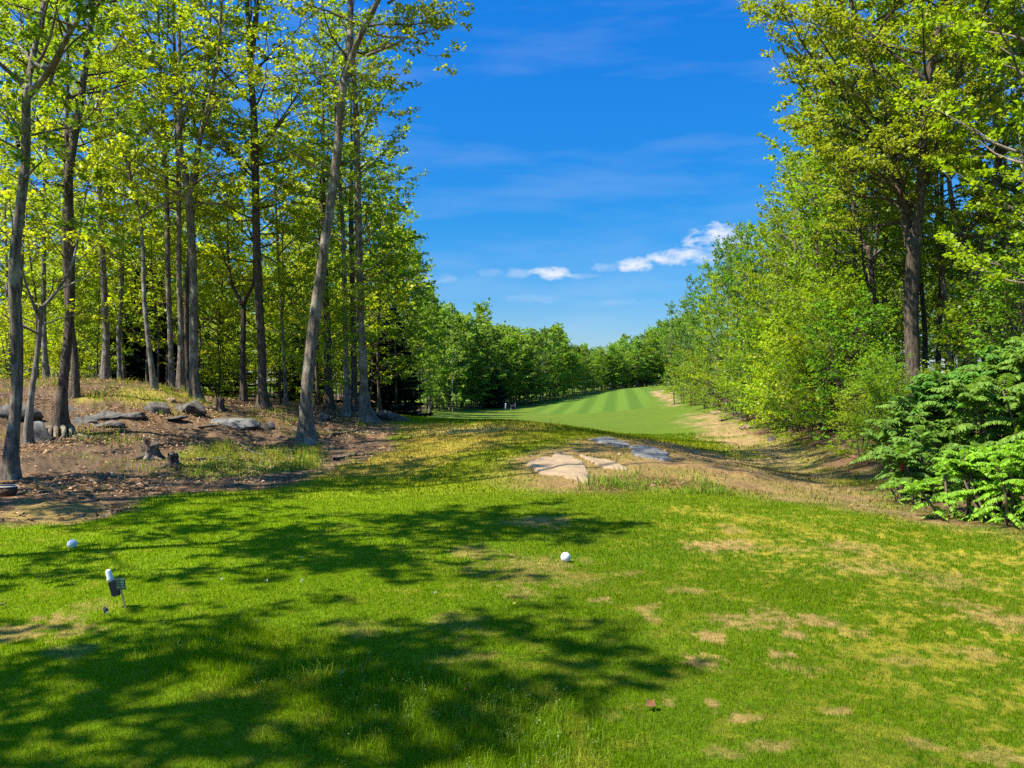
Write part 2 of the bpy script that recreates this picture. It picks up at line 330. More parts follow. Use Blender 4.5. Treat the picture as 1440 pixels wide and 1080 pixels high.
class Tubes:
    def __init__(s): s.V = []; s.Q = []; s.T = []; s.n = 0
    def add(s, P, R, k=6, prof=None, cap=True):
        P = np.asarray(P, float); R = np.asarray(R, float); n = len(P)
        t = np.gradient(P, axis=0); t /= np.linalg.norm(t, axis=1, keepdims=True)+1e-9
        ref = np.array([1., 0, 0]) if abs(t[0][2]) > .6 else np.array([0, 0, 1.])
        a = np.cross(t, ref); a /= np.linalg.norm(a, axis=1, keepdims=True)+1e-9; b = np.cross(t, a)
        an = np.arange(k)/k*2*math.pi
        rr = R[:, None]*(prof if prof is not None else 1.0)*np.ones((n, k))
        V = P[:, None]+rr[..., None]*(np.cos(an)[None, :, None]*a[:, None]+np.sin(an)[None, :, None]*b[:, None])
        i = np.arange(n-1)[:, None]*k; j = np.arange(k)[None]; j2 = (j+1) % k
        q = np.stack([i+j, i+j2, i+k+j2, i+k+j], -1).reshape(-1, 4)+s.n
        s.V.append(V.reshape(-1, 3)); s.Q.append(q); s.n += n*k
        if cap:
            s.V.append(P[-1:]); e = s.n-k
            s.T.append(np.stack([np.arange(k)+e, (np.arange(k)+1) % k+e, np.full(k, s.n)], -1)); s.n += 1
    def twigs(s, A, B, r):
        A = np.asarray(A); B = np.asarray(B); m = len(A)
        if not m: return
        t = B-A; t /= np.linalg.norm(t, axis=1, keepdims=True)+1e-9
        a = np.cross(t, np.array([.3, .2, 1.])); a /= np.linalg.norm(a, axis=1, keepdims=True)+1e-9; b = np.cross(t, a)
        r = np.broadcast_to(np.asarray(r, float), (m,))[:, None]
        V = np.empty((m, 4, 3))
        for k in range(3):
            an = k*2.0944; V[:, k] = A+r*(math.cos(an)*a+math.sin(an)*b)
        V[:, 3] = B
        i = np.arange(m)[:, None]*4+s.n
        s.T.append(np.concatenate([i+np.array([[0, 1, 3]]), i+np.array([[1, 2, 3]]), i+np.array([[2, 0, 3]])])); s.V.append(V.reshape(-1, 3)); s.n += 4*m
    def mesh(s, name, m, parent=None, smooth=True):
        q = np.concatenate(s.Q) if s.Q else np.zeros((0, 4), int); t = np.concatenate(s.T) if s.T else np.zeros((0, 3), int)
        return mk(name, np.concatenate(s.V), [(4, q), (3, t)], m, parent, smooth=smooth)
def nrm(v): return v/(np.linalg.norm(v, axis=-1, keepdims=True)+1e-9)
def leaves_geo(P, A, Nn, L, W):
    """kite leaves, folded on the midrib"""
    A = nrm(A); B = nrm(np.cross(Nn, A)); Nn = np.cross(A, B); L = L[:, None]; W = W[:, None]
    V = np.stack([P, P+A*L*.42+B*W+Nn*W*.35, P+A*L-Nn*L*.12, P+A*L*.42-B*W+Nn*W*.35], 1)
    return V.reshape(-1, 3), np.arange(len(P)*4).reshape(-1, 4)

UP = np.array([0, 0, 1.])
def curve(rng, p, d, L, n, up=.06, wob=.12):
    pts = [p]; d = d/np.linalg.norm(d)
    for i in range(n):
        d = d+UP*up+rng.normal(0, wob, 3); d /= np.linalg.norm(d); p = p+d*L/n; pts.append(p)
    return np.array(pts)
def resample(P, step):
    P = np.asarray(P, float); s = np.concatenate([[0], np.cumsum(np.linalg.norm(np.diff(P[:, :3], axis=0), axis=1))])
    n = max(3, int(s[-1]/step)+1); u = np.linspace(0, s[-1], n)
    # smooth (Catmull-Rom-like via two passes of averaging)
    Q = np.stack([np.interp(u, s, P[:, k]) for k in range(P.shape[1])], 1)
    for _ in range(3): Q[1:-1] = .25*Q[:-2]+.5*Q[1:-1]+.25*Q[2:]
    return Q

def tree_geo(seed, axes, base, top, R, nprim, leaf=.10, per=8, elev=(15, 60), sec=.42, ter=.26, flat=.75, lod=0, prof='maple', centre=(0, 0), limbs=(), rflare=.5, lean_leaf=.5, tier=1.0, secl=.36, lowleaf=None, sides=14):
    """axes: list of polylines (x,y,z,r) starting with the trunk, in the tree's own frame; returns wood Tubes + leaf arrays"""
    rng = np.random.default_rng(seed); T = Tubes(); LP = []; LA = []; LN = []
    AX = []
    for i, a in enumerate(axes):
        Q = resample(a, .22 if lod == 0 else .8); AX.append(Q); k = sides if i == 0 else 9
        if lod: k = 7 if i == 0 else 5
        R_ = Q[:, 3].copy(); pr = np.ones((len(Q), k))
        if i == 0:
            h = Q[:, 2]-Q[0, 2]; R_ = R_*(1-.28*ss(.1, 1.2, h)*(lod == 0)); an = np.arange(k)/k*6.283
            fl = np.exp(-np.clip(h, 0, 9)/.20)*rflare*.6
            lob = .5+.5*np.sin(an*5+seed)+.3*np.sin(an*3+seed*2)
            pr = 1+fl[:, None]*lob[None]*1.3
            if lod == 0: pr = pr*(1+.08*(fbm(h[:, None]*1.3+an[None]*0, np.cos(an)[None]*2+np.sin(an)[None]*3+0*h[:, None], seed, 3)-.5)*2)
        T.add(Q[:, :3], R_*(.86 if i else 1), k, pr)
    def envr(z):
        t = np.clip((z-base)/(top-base), 0, 1)
        if prof == 'maple': return R*max(.12, math.sin(math.pi*min(1, .12+.88*t)**.9)**.65)
        if prof == 'column': return R*(.55+.45*math.sin(math.pi*t**.7))*(1-.75*t**3)
        if prof == 'bush': return R*max(.25, math.sqrt(max(0, 1-(t*.98)**2)))
        if prof == 'vase': return R*max(.2, (.25+.85*t**.8)*(1-.6*max(0, t-.75)/.25))
        return R
    def leafy(S, dirv, Ls):
        n = len(S)
        if not n: return
        k = per; f = rng.uniform(.15, 1.05, (n, k)); off = rng.normal(0, .5*leaf+.02, (n, k, 3)); off[..., 2] *= .35
        p = S[:, None]+dirv[:, None]*(Ls[:, None]*f)[..., None]+off
        a = dirv[:, None]+rng.normal(0, .6, (n, k, 3))-UP*.25
        nn = UP+rng.normal(0, lean_leaf, (n, k, 3))
        LP.append(p.reshape(-1, 3)); LA.append(a.reshape(-1, 3)); LN.append(nn.reshape(-1, 3))
    def secondary(P, L, r0):
        """P primary branch points"""
        s = np.concatenate([[0], np.cumsum(np.linalg.norm(np.diff(P, axis=0), axis=1))]); tot = s[-1]
        u = .22*tot+rng.uniform(0, sec); side = 1
        ends = []
        while u < tot*1.001:
            f = u/tot; p = np.array([np.interp(u, s, P[:, k]) for k in range(3)])
            i = min(len(P)-2, int(f*(len(P)-1))); d = nrm(P[i+1]-P[i]); sd = nrm(np.cross(d, UP)); 
            dv = nrm(d*rng.uniform(.5, 1.0)+sd*side*rng.uniform(.6, 1.1)+UP*rng.normal(.12, .28*(1.3-flat)))
            ends.append((p, dv, (secl*L*(1-.55*f)+.35)*rng.uniform(.6, 1.15))); side *= -1; u += sec*rng.uniform(.7, 1.3)
        ends.append((P[-1], nrm(P[-1]-P[-2]), .3*L*.5+.4))
        for p, dv, l in ends:
            n = 3 if lod == 0 else 2
            Q = curve(rng, p, dv, l, n, .02, .13)
            if lod == 0: T.add(Q, np.linspace(max(.006, r0*.35), .003, n+1), 4, cap=False)
            else: T.twigs(Q[:1], Q[-1:], max(.008, r0*.35))
            m = max(2, int(l/ter)); f = np.sort(rng.uniform(.15, 1, m)); ii = np.minimum((f*n).astype(int), n-1)
            S = Q[ii]+(Q[ii+1]-Q[ii])*((f*n)-ii)[:, None]; dd = nrm(Q[ii+1]-Q[ii]); sd = nrm(np.cross(dd, UP))
            sg = np.where(np.arange(m) % 2, 1, -1)[:, None]
            tv = nrm(dd*.7+sd*sg*rng.uniform(.4, 1.1, (m, 1))+UP*rng.normal(.05, .3*(1.25-flat), (m, 1)))
            tl = rng.uniform(.18, .5, m)*min(1.2, .5+l*.5)
            if lod == 0: T.twigs(S, S+tv*tl[:, None], .004)
            leafy(S, tv, tl)
            leafy(Q[-1:], nrm(Q[-1:]-Q[-2:-1]), np.array([.25]))
    az = rng.uniform(0, 6.28)
    # branch starts along the axes, weighted by their length inside the crown
    cand = []
    for Q in AX:
        inside = Q[(Q[:, 2] > base) & (Q[:, 2] < top)]
        for q in inside: cand.append(q)
    cand = np.array(cand) if cand else AX[0][-3:]
    zs = np.linspace(base, top*.985, nprim)+rng.normal(0, .15, nprim)
    for z in zs:
        w = np.abs(cand[:, 2]-z); near = np.where(w < max(.5, w.min()+.05))[0]; q = cand[rng.choice(near)]
        t = (z-base)/(top-base); az += 2.4+rng.normal(0, .35)
        e = math.radians(elev[0]+(elev[1]-elev[0])*max(0, t)**1.3+rng.normal(0, 9))
        out = np.array([math.cos(az)*math.cos(e), math.sin(az)*math.cos(e), math.sin(e)])
        o2 = q[:2]-np.array(centre); r_env = envr(z+.3)
        L = max(.5, (r_env-float(o2@out[:2])/max(.2, math.cos(e))*.8)*rng.uniform(.65, 1.12))
        L = min(L, R*1.5)
        n = 5 if lod == 0 else 3
        P = curve(rng, q[:3].copy(), out, L, n, .07 if e < .7 else .02, .13)
        r0 = min(q[3]*.6, .012+.011*L)
        T.add(P, np.linspace(r0, .006, n+1), 6 if lod == 0 else 4, cap=False)
        secondary(P, L, r0)
    for P, r0 in limbs:
        P = resample(np.asarray(P, float), .35); T.add(P[:, :3], np.linspace(r0, .012, len(P)), 8)
        L = float(np.linalg.norm(P[-1, :3]-P[0, :3])); i0 = int(len(P)*.3)
        secondary(P[:, :3], L*.8, r0*.7)
        for i in range(i0, len(P), 2):
            d = nrm(P[min(i+1, len(P)-1), :3]-P[i-1, :3]); dv = nrm(d*.6+rng.normal(0, .6, 3)+UP*.1)
            B = curve(rng, P[i, :3], dv, rng.uniform(.8, 1.6), 4, .04, .12); T.add(B, np.linspace(r0*.3, .005, 5), 5, cap=False); secondary(B, 1.6, r0*.3)
    if lowleaf:   # sprouts on the bole
        for _ in range(lowleaf[0]):
            z = rng.uniform(*lowleaf[1]); q = AX[0][np.argmin(np.abs(AX[0][:, 2]-z))]; a = rng.uniform(0, 6.28)
            P = curve(rng, q[:3], np.array([math.cos(a), math.sin(a), .2]), rng.uniform(.5, lowleaf[2]), 4, .02, .12); T.add(P, np.linspace(.015, .005, 5), 4, cap=False); secondary(P, 1.2, .012)
    P = np.concatenate(LP); A = np.concatenate(LA); Nn = np.concatenate(LN)
    L = leaf*rng.uniform(.5, 1.4, len(P))
    V, Fq = leaves_geo(P, A, Nn, L, L*.42)
    return T, V, Fq
def make_tree(name, loc, geo, bark, colour, label, cat='tree', group=None, rz=0, s=1.0):
    T, V, Fq = geo
    r = empty(name, loc, label, cat, group, rz, s)
    T.mesh('trunk', bark, r)
    c = mk('crown', V, [(4, Fq)], M_LEAF, r); c.color = (*colour, 1)
    return r
def trunk_px(path, d, H_, rng=None, r_top=.04):
    """path: (px,py,width px) at depth d -> local axis; carries on upward to total height H_"""
    x0 = (path[0][0]-720)/F*d; z0 = H1(x0, d)-.06
    P = [((px-720)/F*d-x0, 0, EYE-(py-540)/F*d-z0, w/2/F*d) for px, py, w in path]
    P[0] = (P[0][0], 0, 0, P[0][3])
    if H_ and H_ > P[-1][2]+.5:
        a, b = P[-2], P[-1]; k = (H_-b[2])
        sl = (b[0]-a[0])/max(.1, b[2]-a[2])
        P.append((b[0]+sl*k*.5, .15*k*.3, b[2]+k*.5, b[3]*.6)); P.append((b[0]+sl*k*.7, .1*k*.3, H_, r_top*.5))
    # a little sway in depth so that no trunk lies in one plane
    for i in range(1, len(P)): P[i] = (P[i][0], P[i][1]+.12*math.sin(i*1.7+x0), P[i][2], P[i][3])
    return P, (x0, d, z0)
def loc3(px, py, d, o):
    return np.array([(px-720)/F*d-o[0], d-o[1], EYE-(py-540)/F*d-o[2]])

# ---------------------------------------------------------------- ground sheet
def build_ground():
    a1 = np.radians(np.linspace(-36, 36, 430)); a2 = np.radians(np.linspace(36, 324, 60)[1:-1])
    ang = np.concatenate([a1, a2]); py = np.concatenate([np.linspace(1180, 590, 260), np.linspace(588, 556, 60), np.linspace(555, 547, 24)])
    r = 1.7*F/(py-540); r = np.concatenate([[.3, 1, 2, 2.7], r[r > 3.0], [330, 420, 600, 900, 1500]])
    r = np.unique(r)
    Rr, An = np.meshgrid(r, ang, indexing='ij'); x = (Rr*np.sin(An)).ravel(); y = (Rr*np.cos(An)).ravel()
    z = H(x, y); f = fields(x, y); col = f[0]
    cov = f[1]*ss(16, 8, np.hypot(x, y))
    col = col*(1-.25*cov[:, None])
    na = len(ang); nr = len(r)
    i = np.arange(nr-1)[:, None]*na; j = np.arange(na)[None]; j2 = (j+1) % na
    q = np.stack([i+j, i+na+j, i+na+j2, i+j2], -1).reshape(-1, 4)
    V = np.stack([x, y, z], 1)
    V = np.vstack([V, [[0, 0, H1(0.01, 0.01)]]]); col = np.vstack([col, col[:1]])
    t = np.stack([np.arange(na), (np.arange(na)+1) % na, np.full(na, len(V)-1)], -1)
    t = t[:, [1, 0, 2]]
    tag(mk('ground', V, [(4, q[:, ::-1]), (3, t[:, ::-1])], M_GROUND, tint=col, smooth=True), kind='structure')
build_ground()

# ---------------------------------------------------------------- grass blades
def scatter(rng, n, d0, d1, amax=.56):
    r = np.sqrt(rng.uniform(d0*d0, d1*d1, n)); a = rng.uniform(-amax, amax, n); return r*np.sin(a), r*np.cos(a)
def blades(name, x, y, h, w, col, rng, lean=.35, seg=1, kind='stuff'):
    n = len(x); z = H(x, y); a = rng.uniform(0, 6.283, n); bx = np.cos(a)*w/2; by = np.sin(a)*w/2
    la = rng.uniform(0, 6.283, n); ll = h*np.abs(rng.normal(0, lean, n))+h*.05; lx = np.cos(la)*ll; ly = np.sin(la)*ll
    b0 = np.stack([x-bx, y-by, z-.004], 1); b1 = np.stack([x+bx, y+by, z-.004], 1); tip = np.stack([x+lx, y+ly, z+h*.95], 1)
    if seg == 1:
        V = np.stack([b0, b1, tip], 1).reshape(-1, 3); fc = [(3, np.arange(3*n).reshape(-1, 3))]; k = 3
    else:
        m = np.stack([x+lx*.3, y+ly*.3, z+h*.6], 1); o = np.stack([bx*.75, by*.75, bx*0], 1)
        tip[:, 2] -= ll*.35
        V = np.stack([b0, b1, m+o, m-o, tip], 1).reshape(-1, 3); i = np.arange(n)[:, None]*5
        fc = [(4, i+np.array([[0, 1, 2, 3]])), (3, i+np.array([[3, 2, 4]]))]; k = 5
    return V, fc, np.repeat(col, k, 0)
def join(parts):
    V = []; fs = {}; T = []; n = 0
    for v, fc, t in parts:
        for k, f in fc: fs.setdefault(k, []).append(f+n)
        V.append(v); T.append(t); n += len(v)
    return np.concatenate(V), [(k, np.concatenate(f)) for k, f in fs.items()], np.concatenate(T)
def build_grass():
    rng = np.random.default_rng(4); parts = []
    for d0, d1, n, h, w in ((3.0, 5.2, 130000, .023, .0036), (5.2, 8, 150000, .025, .0052), (8, 13, 160000, .028, .0085), (13, 22, 120000, .045, .016), (22, 40, 70000, .06, .035)):
        x, y = scatter(rng, n, d0, d1); f = fields(x, y); cov = f[1]
        dry = f[3]
        keep = rng.uniform(0, 1, n) < cov*(1-.45*dry); x, y = x[keep], y[keep]; col = f[0][keep]; dr = dry[keep]; ro = f[2][keep]
        m = len(x); hh = h*rng.uniform(.55, 1.25, m)*(1-.45*dr)*(1+1.0*ro)*(1+.7*(fbm(x*3, y*3, 91)-.45)); ww = w*rng.uniform(.7, 1.3, m)
        v = rng.uniform(.7, 1.45, m)[:, None]; yl = (rng.uniform(0, 1, m) < .10)[:, None]
        c = col*v; c = np.where(yl, c*.5+np.array([.34, .31, .07])*.5, c)
        parts.append(blades('g', x, y, hh, ww, np.clip(c, 0, .8), rng))
    V, fc, T = join(parts); tag(mk('grass', V, fc, M_GRASS, tint=T), 'short mown green turf of the tee with dry straw patches', kind='stuff')
    # longer grass
    parts = []
    n = 70000; x, y = scatter(rng, n, 3.0, 8.0); f = fields(x, y); nn = fbm(x*1.6, y*1.6, 44)
    keep = rng.uniform(0, 1, n) < f[2]*ss(.32, .6, nn)*.9; x, y = x[keep], y[keep]; col = f[0][keep]; nn = nn[keep]; m = len(x)
    c = col*rng.uniform(.8, 1.5, m)[:, None]*(1-.0*nn[:, None])+np.array([.015, .03, .01])
    parts.append(blades('g', x, y, rng.uniform(.025, .085, m)*(.5+nn), rng.uniform(.003, .006, m), np.clip(c, 0, .7), rng, .5, 2))
    # seed heads over the rough band
    k = rng.uniform(0, 1, m) < .022; xs, ys = x[k], y[k]; ms = len(xs)
    if ms:
        hs = rng.uniform(.06, .12, ms); cc = np.tile(np.array([.26, .30, .10]), (ms, 1))*rng.uniform(.7, 1.3, (ms, 1))
        parts.append(blades('g', xs, ys, hs, np.full(ms, .0025), cc, rng, .25, 2))
        z = H(xs, ys)
        for j in range(7):
            px = xs+rng.normal(0, .012, ms); py_ = ys+rng.normal(0, .012, ms); pz = z+hs*rng.uniform(.65, 1.05, ms); s = rng.uniform(.006, .013, ms)
            P = np.stack([px, py_, pz], 1); A = nrm(rng.normal(0, 1, (ms, 3))+UP); v, q = leaves_geo(P, A, rng.normal(0, 1, (ms, 3)), s, s*.3); parts.append((v, [(4, q)], np.repeat(cc, 4, 0)))
    for d0, d1, n, h, w in ((13, 32, 60000, .16, .011),):   # tufts on the dirt at the edge of the wood and by the slab
        x, y = scatter(rng, n*5, d0, d1); f = fields(x, y); nn = fbm(x*2.2, y*2.2, 48); 
        pr = np.maximum(f[6]*.8*ss(.40, .62, nn), np.maximum(f[7]*.9*ss(.3, .5, nn), .05*f[8]*ss(.4, .7, nn)))
        sparse = .20*f[4]*ss(.55, .72, fbm(x*.9, y*.9, 49))*(y < 30)
        keep = rng.uniform(0, 1, n*5) < np.maximum(pr, sparse); x, y = x[keep], y[keep]; m = len(x)
        g = rng.uniform(0, 1, m); rgm = f[7][keep]; g = np.where(rgm > .4, g*.5, g)
        c = np.where((g < .62)[:, None], np.array([.17, .27, .02]), np.array([.36, .27, .06]))*rng.uniform(.65, 1.3, (m, 1))
        c = np.where((rgm > .4)[:, None], c*np.array([.85, .95, 1.0]), c)
        parts.append(blades('g', x, y, h*rng.uniform(.35, 1.4, m)*(.55+.9*ss(.35, .65, fbm(x*1.4, y*1.4, 52))), w*rng.uniform(.7, 1.3, m), c, rng, .6, 2))
    # short rim of grass along the path, little white clover heads
    x, y = scatter(rng, 14, 5.2, 8.6); f = fields(x, y); k = x < 0
    x, y = x[k], y[k]; m = len(x); z = H(x, y)
    for j in range(10):
        P = np.stack([x+rng.normal(0, .005, m), y+rng.normal(0, .005, m), z+.04+rng.normal(0, .004, m)], 1); v, q = leaves_geo(P, rng.normal(0, 1, (m, 3)), rng.normal(0, 1, (m, 3)), np.full(m, .013), np.full(m, .004)); parts.append((v, [(4, q)], np.full((m*4, 3), .55)))
    V, fc, T = join(parts); tag(mk('rough_grass', V, fc, M_GRASS, tint=T), 'long uncut grass and tufts with pale seed heads', kind='stuff')
    # fallen leaves on the wood floor
    x, y = scatter(rng, 130000, 12, 34); f = fields(x, y); m0 = np.maximum(f[4], .05*(f[5] > .5)*(x > 0)); nn = fbm(x*.8, y*.8, 66)
    keep = rng.uniform(0, 1, len(x)) < m0*(.12+.88*ss(.42, .62, nn)); x, y = x[keep], y[keep]; m = len(x); z = H(x, y)+.012
    P = np.stack([x, y, z], 1); A = rng.normal(0, 1, (m, 3)); A[:, 2] *= .25; Nn = UP+rng.normal(0, .4, (m, 3)); L = rng.uniform(.03, .08, m)
    v, q = leaves_geo(P, A, Nn, L, L*.4); pal = np.array([[.36, .24, .13], [.20, .12, .07], [.26, .19, .125], [.13, .085, .055], [.34, .2, .08]])
    c = pal[rng.integers(0, 5, m)]*rng.uniform(.7, 1.2, (m, 1))
    tag(mk('leaf_litter', v, [(4, q)], M_LITTER, tint=np.repeat(c, 4, 0)), 'brown fallen leaves strewn over the wood floor', kind='stuff')
build_grass()

# ---------------------------------------------------------------- hero trees of the left wood
CY = (.325, .385, .018); CG = (.195, .275, .018); CO = (.265, .285, .022); CD = (.155, .255, .02); CB = (.16, .25, .04)
def hero(seed, path, d, top, base, R, nprim, label, colour=CY, bark=None, leaders=(), limbs=(), leaf=.10, per=17, prof='maple', elev=(12, 60), name='maple_tree', rflare=.5, centre=(0, 0), lowleaf=None, tier=1, lean_leaf=.5, sec=.42, group=None, secl=.36):
    ax, o = trunk_px(path, d, top if not leaders else 0)
    axes = [ax]
    for L in leaders:   # (px,py,w) polylines
        P = []
        for i, (px, py, w) in enumerate(L):
            p = loc3(px, py, d, o); P.append((p[0], p[1]+.25*i*(1 if len(axes) % 2 else -1), p[2], w/2/F*d))
        axes.append(P)
    LB = []
    for pts, w in limbs:
        P = [loc3(px, py, d, o)+np.array([0, .22*i*(1 if len(LB) % 2 else -1), 0]) for i, (px, py) in enumerate(pts)]
        LB.append((P, w/2/F*d))
    g = tree_geo(seed, axes, base, top, R, nprim, leaf, per, elev, limbs=LB, prof=prof, rflare=rflare, centre=centre, lowleaf=lowleaf, lean_leaf=lean_leaf, sec=sec, secl=secl)
    return make_tree(name, o, g, bark or M_BARKG, colour, label, group=group)

hero(1, [(15, 690, 27), (16, 655, 22), (19, 560, 21), (22, 460, 22), (24, 380, 20), (27, 300, 18), (31, 230, 17), (38, 150, 16), (42, 130, 15)], 14.5, 22, 6.6, 3.2, 32,
     'mottled dark trunk maple at the wood edge beside the pale rimmed pot, forking wide', CG,
     leaders=[[(40, 135, 11), (27, 110, 10), (26, 50, 9), (28, -20, 8), (30, -140, 8), (34, -600, 6), (40, -1150, 2)], [(42, 132, 12), (70, 122, 10), (100, 105, 9), (125, 75, 8), (180, 25, 6), (240, -40, 3)]],
     limbs=[([(32, 118), (12, 95), (-15, 70), (-50, 50)], 7), ([(26, 205), (18, 182), (-2, 158), (-30, 140)], 6), ([(36, 250), (50, 242), (80, 236)], 4), ([(44, 190), (60, 175), (95, 168), (135, 150)], 4), ([(70, 120), (80, 78), (120, 80), (150, 65)], 5)], leaf=.095, centre=(.4, 0))
hero(2, [(38, 612, 14), (44, 580, 12), (49, 540, 10), (51, 490, 10), (54, 455, 9), (62, 430, 8)], 18.5, 6.8, 2.4, 1.7, 18, 'small crooked pale trunk maple leaning beside the wedge of grey stone', CY, M_BARKP,
     leaders=[[(62, 430, 6), (75, 405, 5), (86, 370, 4), (90, 300, 3), (92, 240, 2)], [(56, 450, 6), (48, 410, 4), (42, 360, 3), (40, 280, 2)]], leaf=.095, rflare=.8)
T3 = hero(3, [(86, 600, 28), (88, 580, 20), (92, 530, 18), (96, 440, 17), (98, 330, 16), (99, 250, 16), (108, 180, 14), (114, 110, 12)], 19.5, 23, 6.4, 3.3, 46, 'brown trunk maple on bare splayed roots that grip the ledge', CG, M_BARKB, leaf=.10, rflare=.9, lowleaf=(10, (4.4, 6.5), 1.6))
hero(4, [(105, 565, 14), (104, 500, 13), (98, 430, 12), (92, 330, 11), (90, 240, 9)], 23, 14, 6, 2.8, 24, 'dark slender maple standing close behind the one with bare roots', CY, M_BARKB)
hero(5, [(148, 548, 15), (147, 470, 13), (146, 400, 12), (143, 300, 11), (138, 200, 9)], 27, 14.6, 5.2, 2.9, 26, 'grey straight maple at the crest of the leafy mound', CY)
hero(6, [(218, 546, 10), (211, 490, 9), (204, 420, 8), (199, 340, 7), (192, 280, 6), (187, 262, 5)], 25, 9, 4.6, 1.9, 16, 'thin pale stem maple leaning left against the dark spruce', CY, M_BARKP, leaf=.095)
hero(7, [(242, 556, 11), (240, 480, 10), (238, 380, 10), (234, 280, 9), (229, 200, 8)], 27.5, 14.6, 5.2, 2.5, 22, 'slim grey maple, first stem in the tight clump on the mound edge', CY)
hero(8, [(254, 560, 14), (256, 470, 11), (253, 380, 10), (250, 260, 9), (246, 150, 8)], 27, 14.8, 5.6, 2.8, 24, 'grey maple set in the middle of the tight clump on the mound', CY)
hero(9, [(267, 562, 11), (263, 480, 10), (264, 400, 9), (270, 300, 8), (280, 200, 7)], 28.5, 14, 5.6, 2.4, 20, 'thin dark maple half hidden behind the thick stem of the clump', CG, M_BARKB)
hero(10, [(277, 566, 20), (275, 540, 16), (272, 460, 16), (270, 380, 15), (268, 300, 15), (262, 240, 13), (250, 200, 12)], 25.5, 14.5, 5.6, 3.1, 30, 'thick stemmed grey maple, stoutest of the tight clump by the boulders', CY,
     leaders=[[(252, 205, 10), (248, 150, 9), (243, 90, 7), (238, 0, 5), (232, -120, 3)], [(266, 280, 9), (280, 220, 8), (300, 160, 6), (320, 90, 5), (330, -20, 3)]])
hero(11, [(343, 572, 12), (343, 500, 10), (342, 440, 10), (341, 425, 10)], 30, 11, 3.8, 2.4, 22, 'dark maple with a wide Y fork behind the pale sunken slab', CY, M_BARKB,
     leaders=[[(341, 428, 8), (330, 412, 6), (318, 400, 5), (310, 340, 4), (306, 260, 2)], [(342, 428, 8), (352, 412, 6), (364, 404, 5), (366, 330, 4), (368, 250, 2)]])
hero(12, [(371, 582, 22), (369, 560, 17), (367, 500, 16), (365, 430, 15), (362, 330, 15), (358, 230, 14), (356, 160, 13), (352, 90, 11)], 27.5, 15, 5.6, 3.0, 28, 'tall straight maple with flared foot beyond the bleached slab, high sparse crown', CY, M_BARKB,
     leaders=[[(352, 95, 9), (346, 40, 8), (340, -30, 6), (335, -140, 3)], [(353, 90, 8), (362, 50, 7), (372, -10, 5), (380, -130, 3)]], limbs=[([(358, 150), (330, 120), (300, 85), (275, 62)], 4), ([(362, 250), (345, 225), (325, 210), (300, 195)], 4)])
hero(13, [(431, 626, 30), (431, 605, 25), (432, 560, 24), (436, 500, 23), (442, 440, 22), (451, 390, 20), (460, 330, 18), (468, 260, 17), (476, 190, 17), (482, 130, 17), (485, 112, 16)], 21, 20.5, 9.3, 3.1, 46,
     'big leaning rough barked maple, sunlit along one edge, at the turf corner', CO, M_BARKG,
     leaders=[[(484, 115, 14), (489, 60, 12), (488, 0, 10), (482, -90, 8), (478, -250, 6), (470, -450, 2)], [(486, 112, 13), (502, 70, 10), (530, 25, 9), (556, -15, 8), (580, -140, 6), (600, -400, 2)]],
     limbs=[([(516, 78), (557, 68), (587, 61), (594, 58)], 5), ([(528, 48), (557, 55), (578, 42), (598, 30)], 4), ([(545, 5), (570, -5), (598, -15)], 4), ([(480, 125), (455, 95), (425, 90), (400, 92)], 5), ([(470, 250), (440, 235), (405, 215)], 4)], leaf=.09, rflare=.45, centre=(1.2, 0), lowleaf=(6, (5.5, 9), 1.3))
hero(14, [(487, 594, 12), (487, 540, 10), (486, 460, 9), (485, 380, 9), (480, 300, 8), (474, 200, 7)], 29, 14, 5, 2.2, 22, 'slender pale maple with root toes just past the leaning giant', CY, M_BARKP, rflare=.9)
hero(15, [(516, 592, 26), (513, 570, 17), (511, 500, 16), (506, 440, 15), (505, 380, 14), (504, 280, 13), (502, 180, 12), (497, 110, 10)], 27.5, 17.5, 4.2, 1.9, 40, 'grey maple with a reddish burr at its foot, last big stem before the fairway', CG, M_BARKG, rflare=.8, prof='column', lowleaf=(14, (2.8, 9), 1.5))
hero(16, [(463, 582, 16), (460, 500, 14), (458, 420, 13), (455, 300, 11)], 32, 13.5, 5, 2.5, 20, 'dark trunk maple glimpsed behind the leaning giant', CG, M_BARKB)
hero(17, [(498, 586, 13), (497, 500, 12), (496, 400, 11), (494, 300, 9)], 32, 13, 4.5, 2.2, 20, 'dark trunk maple wedged between the slender pale one and the burred one', CG, M_BARKB)
hero(18, [(403, 576, 7), (399, 500, 6), (394, 420, 6), (390, 340, 5)], 31, 11, 3.5, 1.9, 18, 'thin straight young maple short of the leaning giant, in half shade', CY, M_BARKP)
hero(19, [(66, 545, 11), (64, 480, 10), (62, 400, 9), (60, 300, 8)], 30, 14, 4.6, 2.6, 22, 'pale grey maple far back on the leafy mound past the crooked one', CY, M_BARKP)
hero(20, [(24, 545, 14), (26, 470, 12), (28, 380, 11), (30, 280, 9)], 27, 13.5, 4.6, 2.6, 20, 'grey maple on the mound glimpsed behind the mottled forked trunk', CY)
hero(21, [(175, 545, 8), (172, 470, 7), (168, 390, 7), (160, 290, 6)], 33, 13, 3.6, 2.4, 22, 'slim grey maple on the back of the mound next to the spruce', CY)
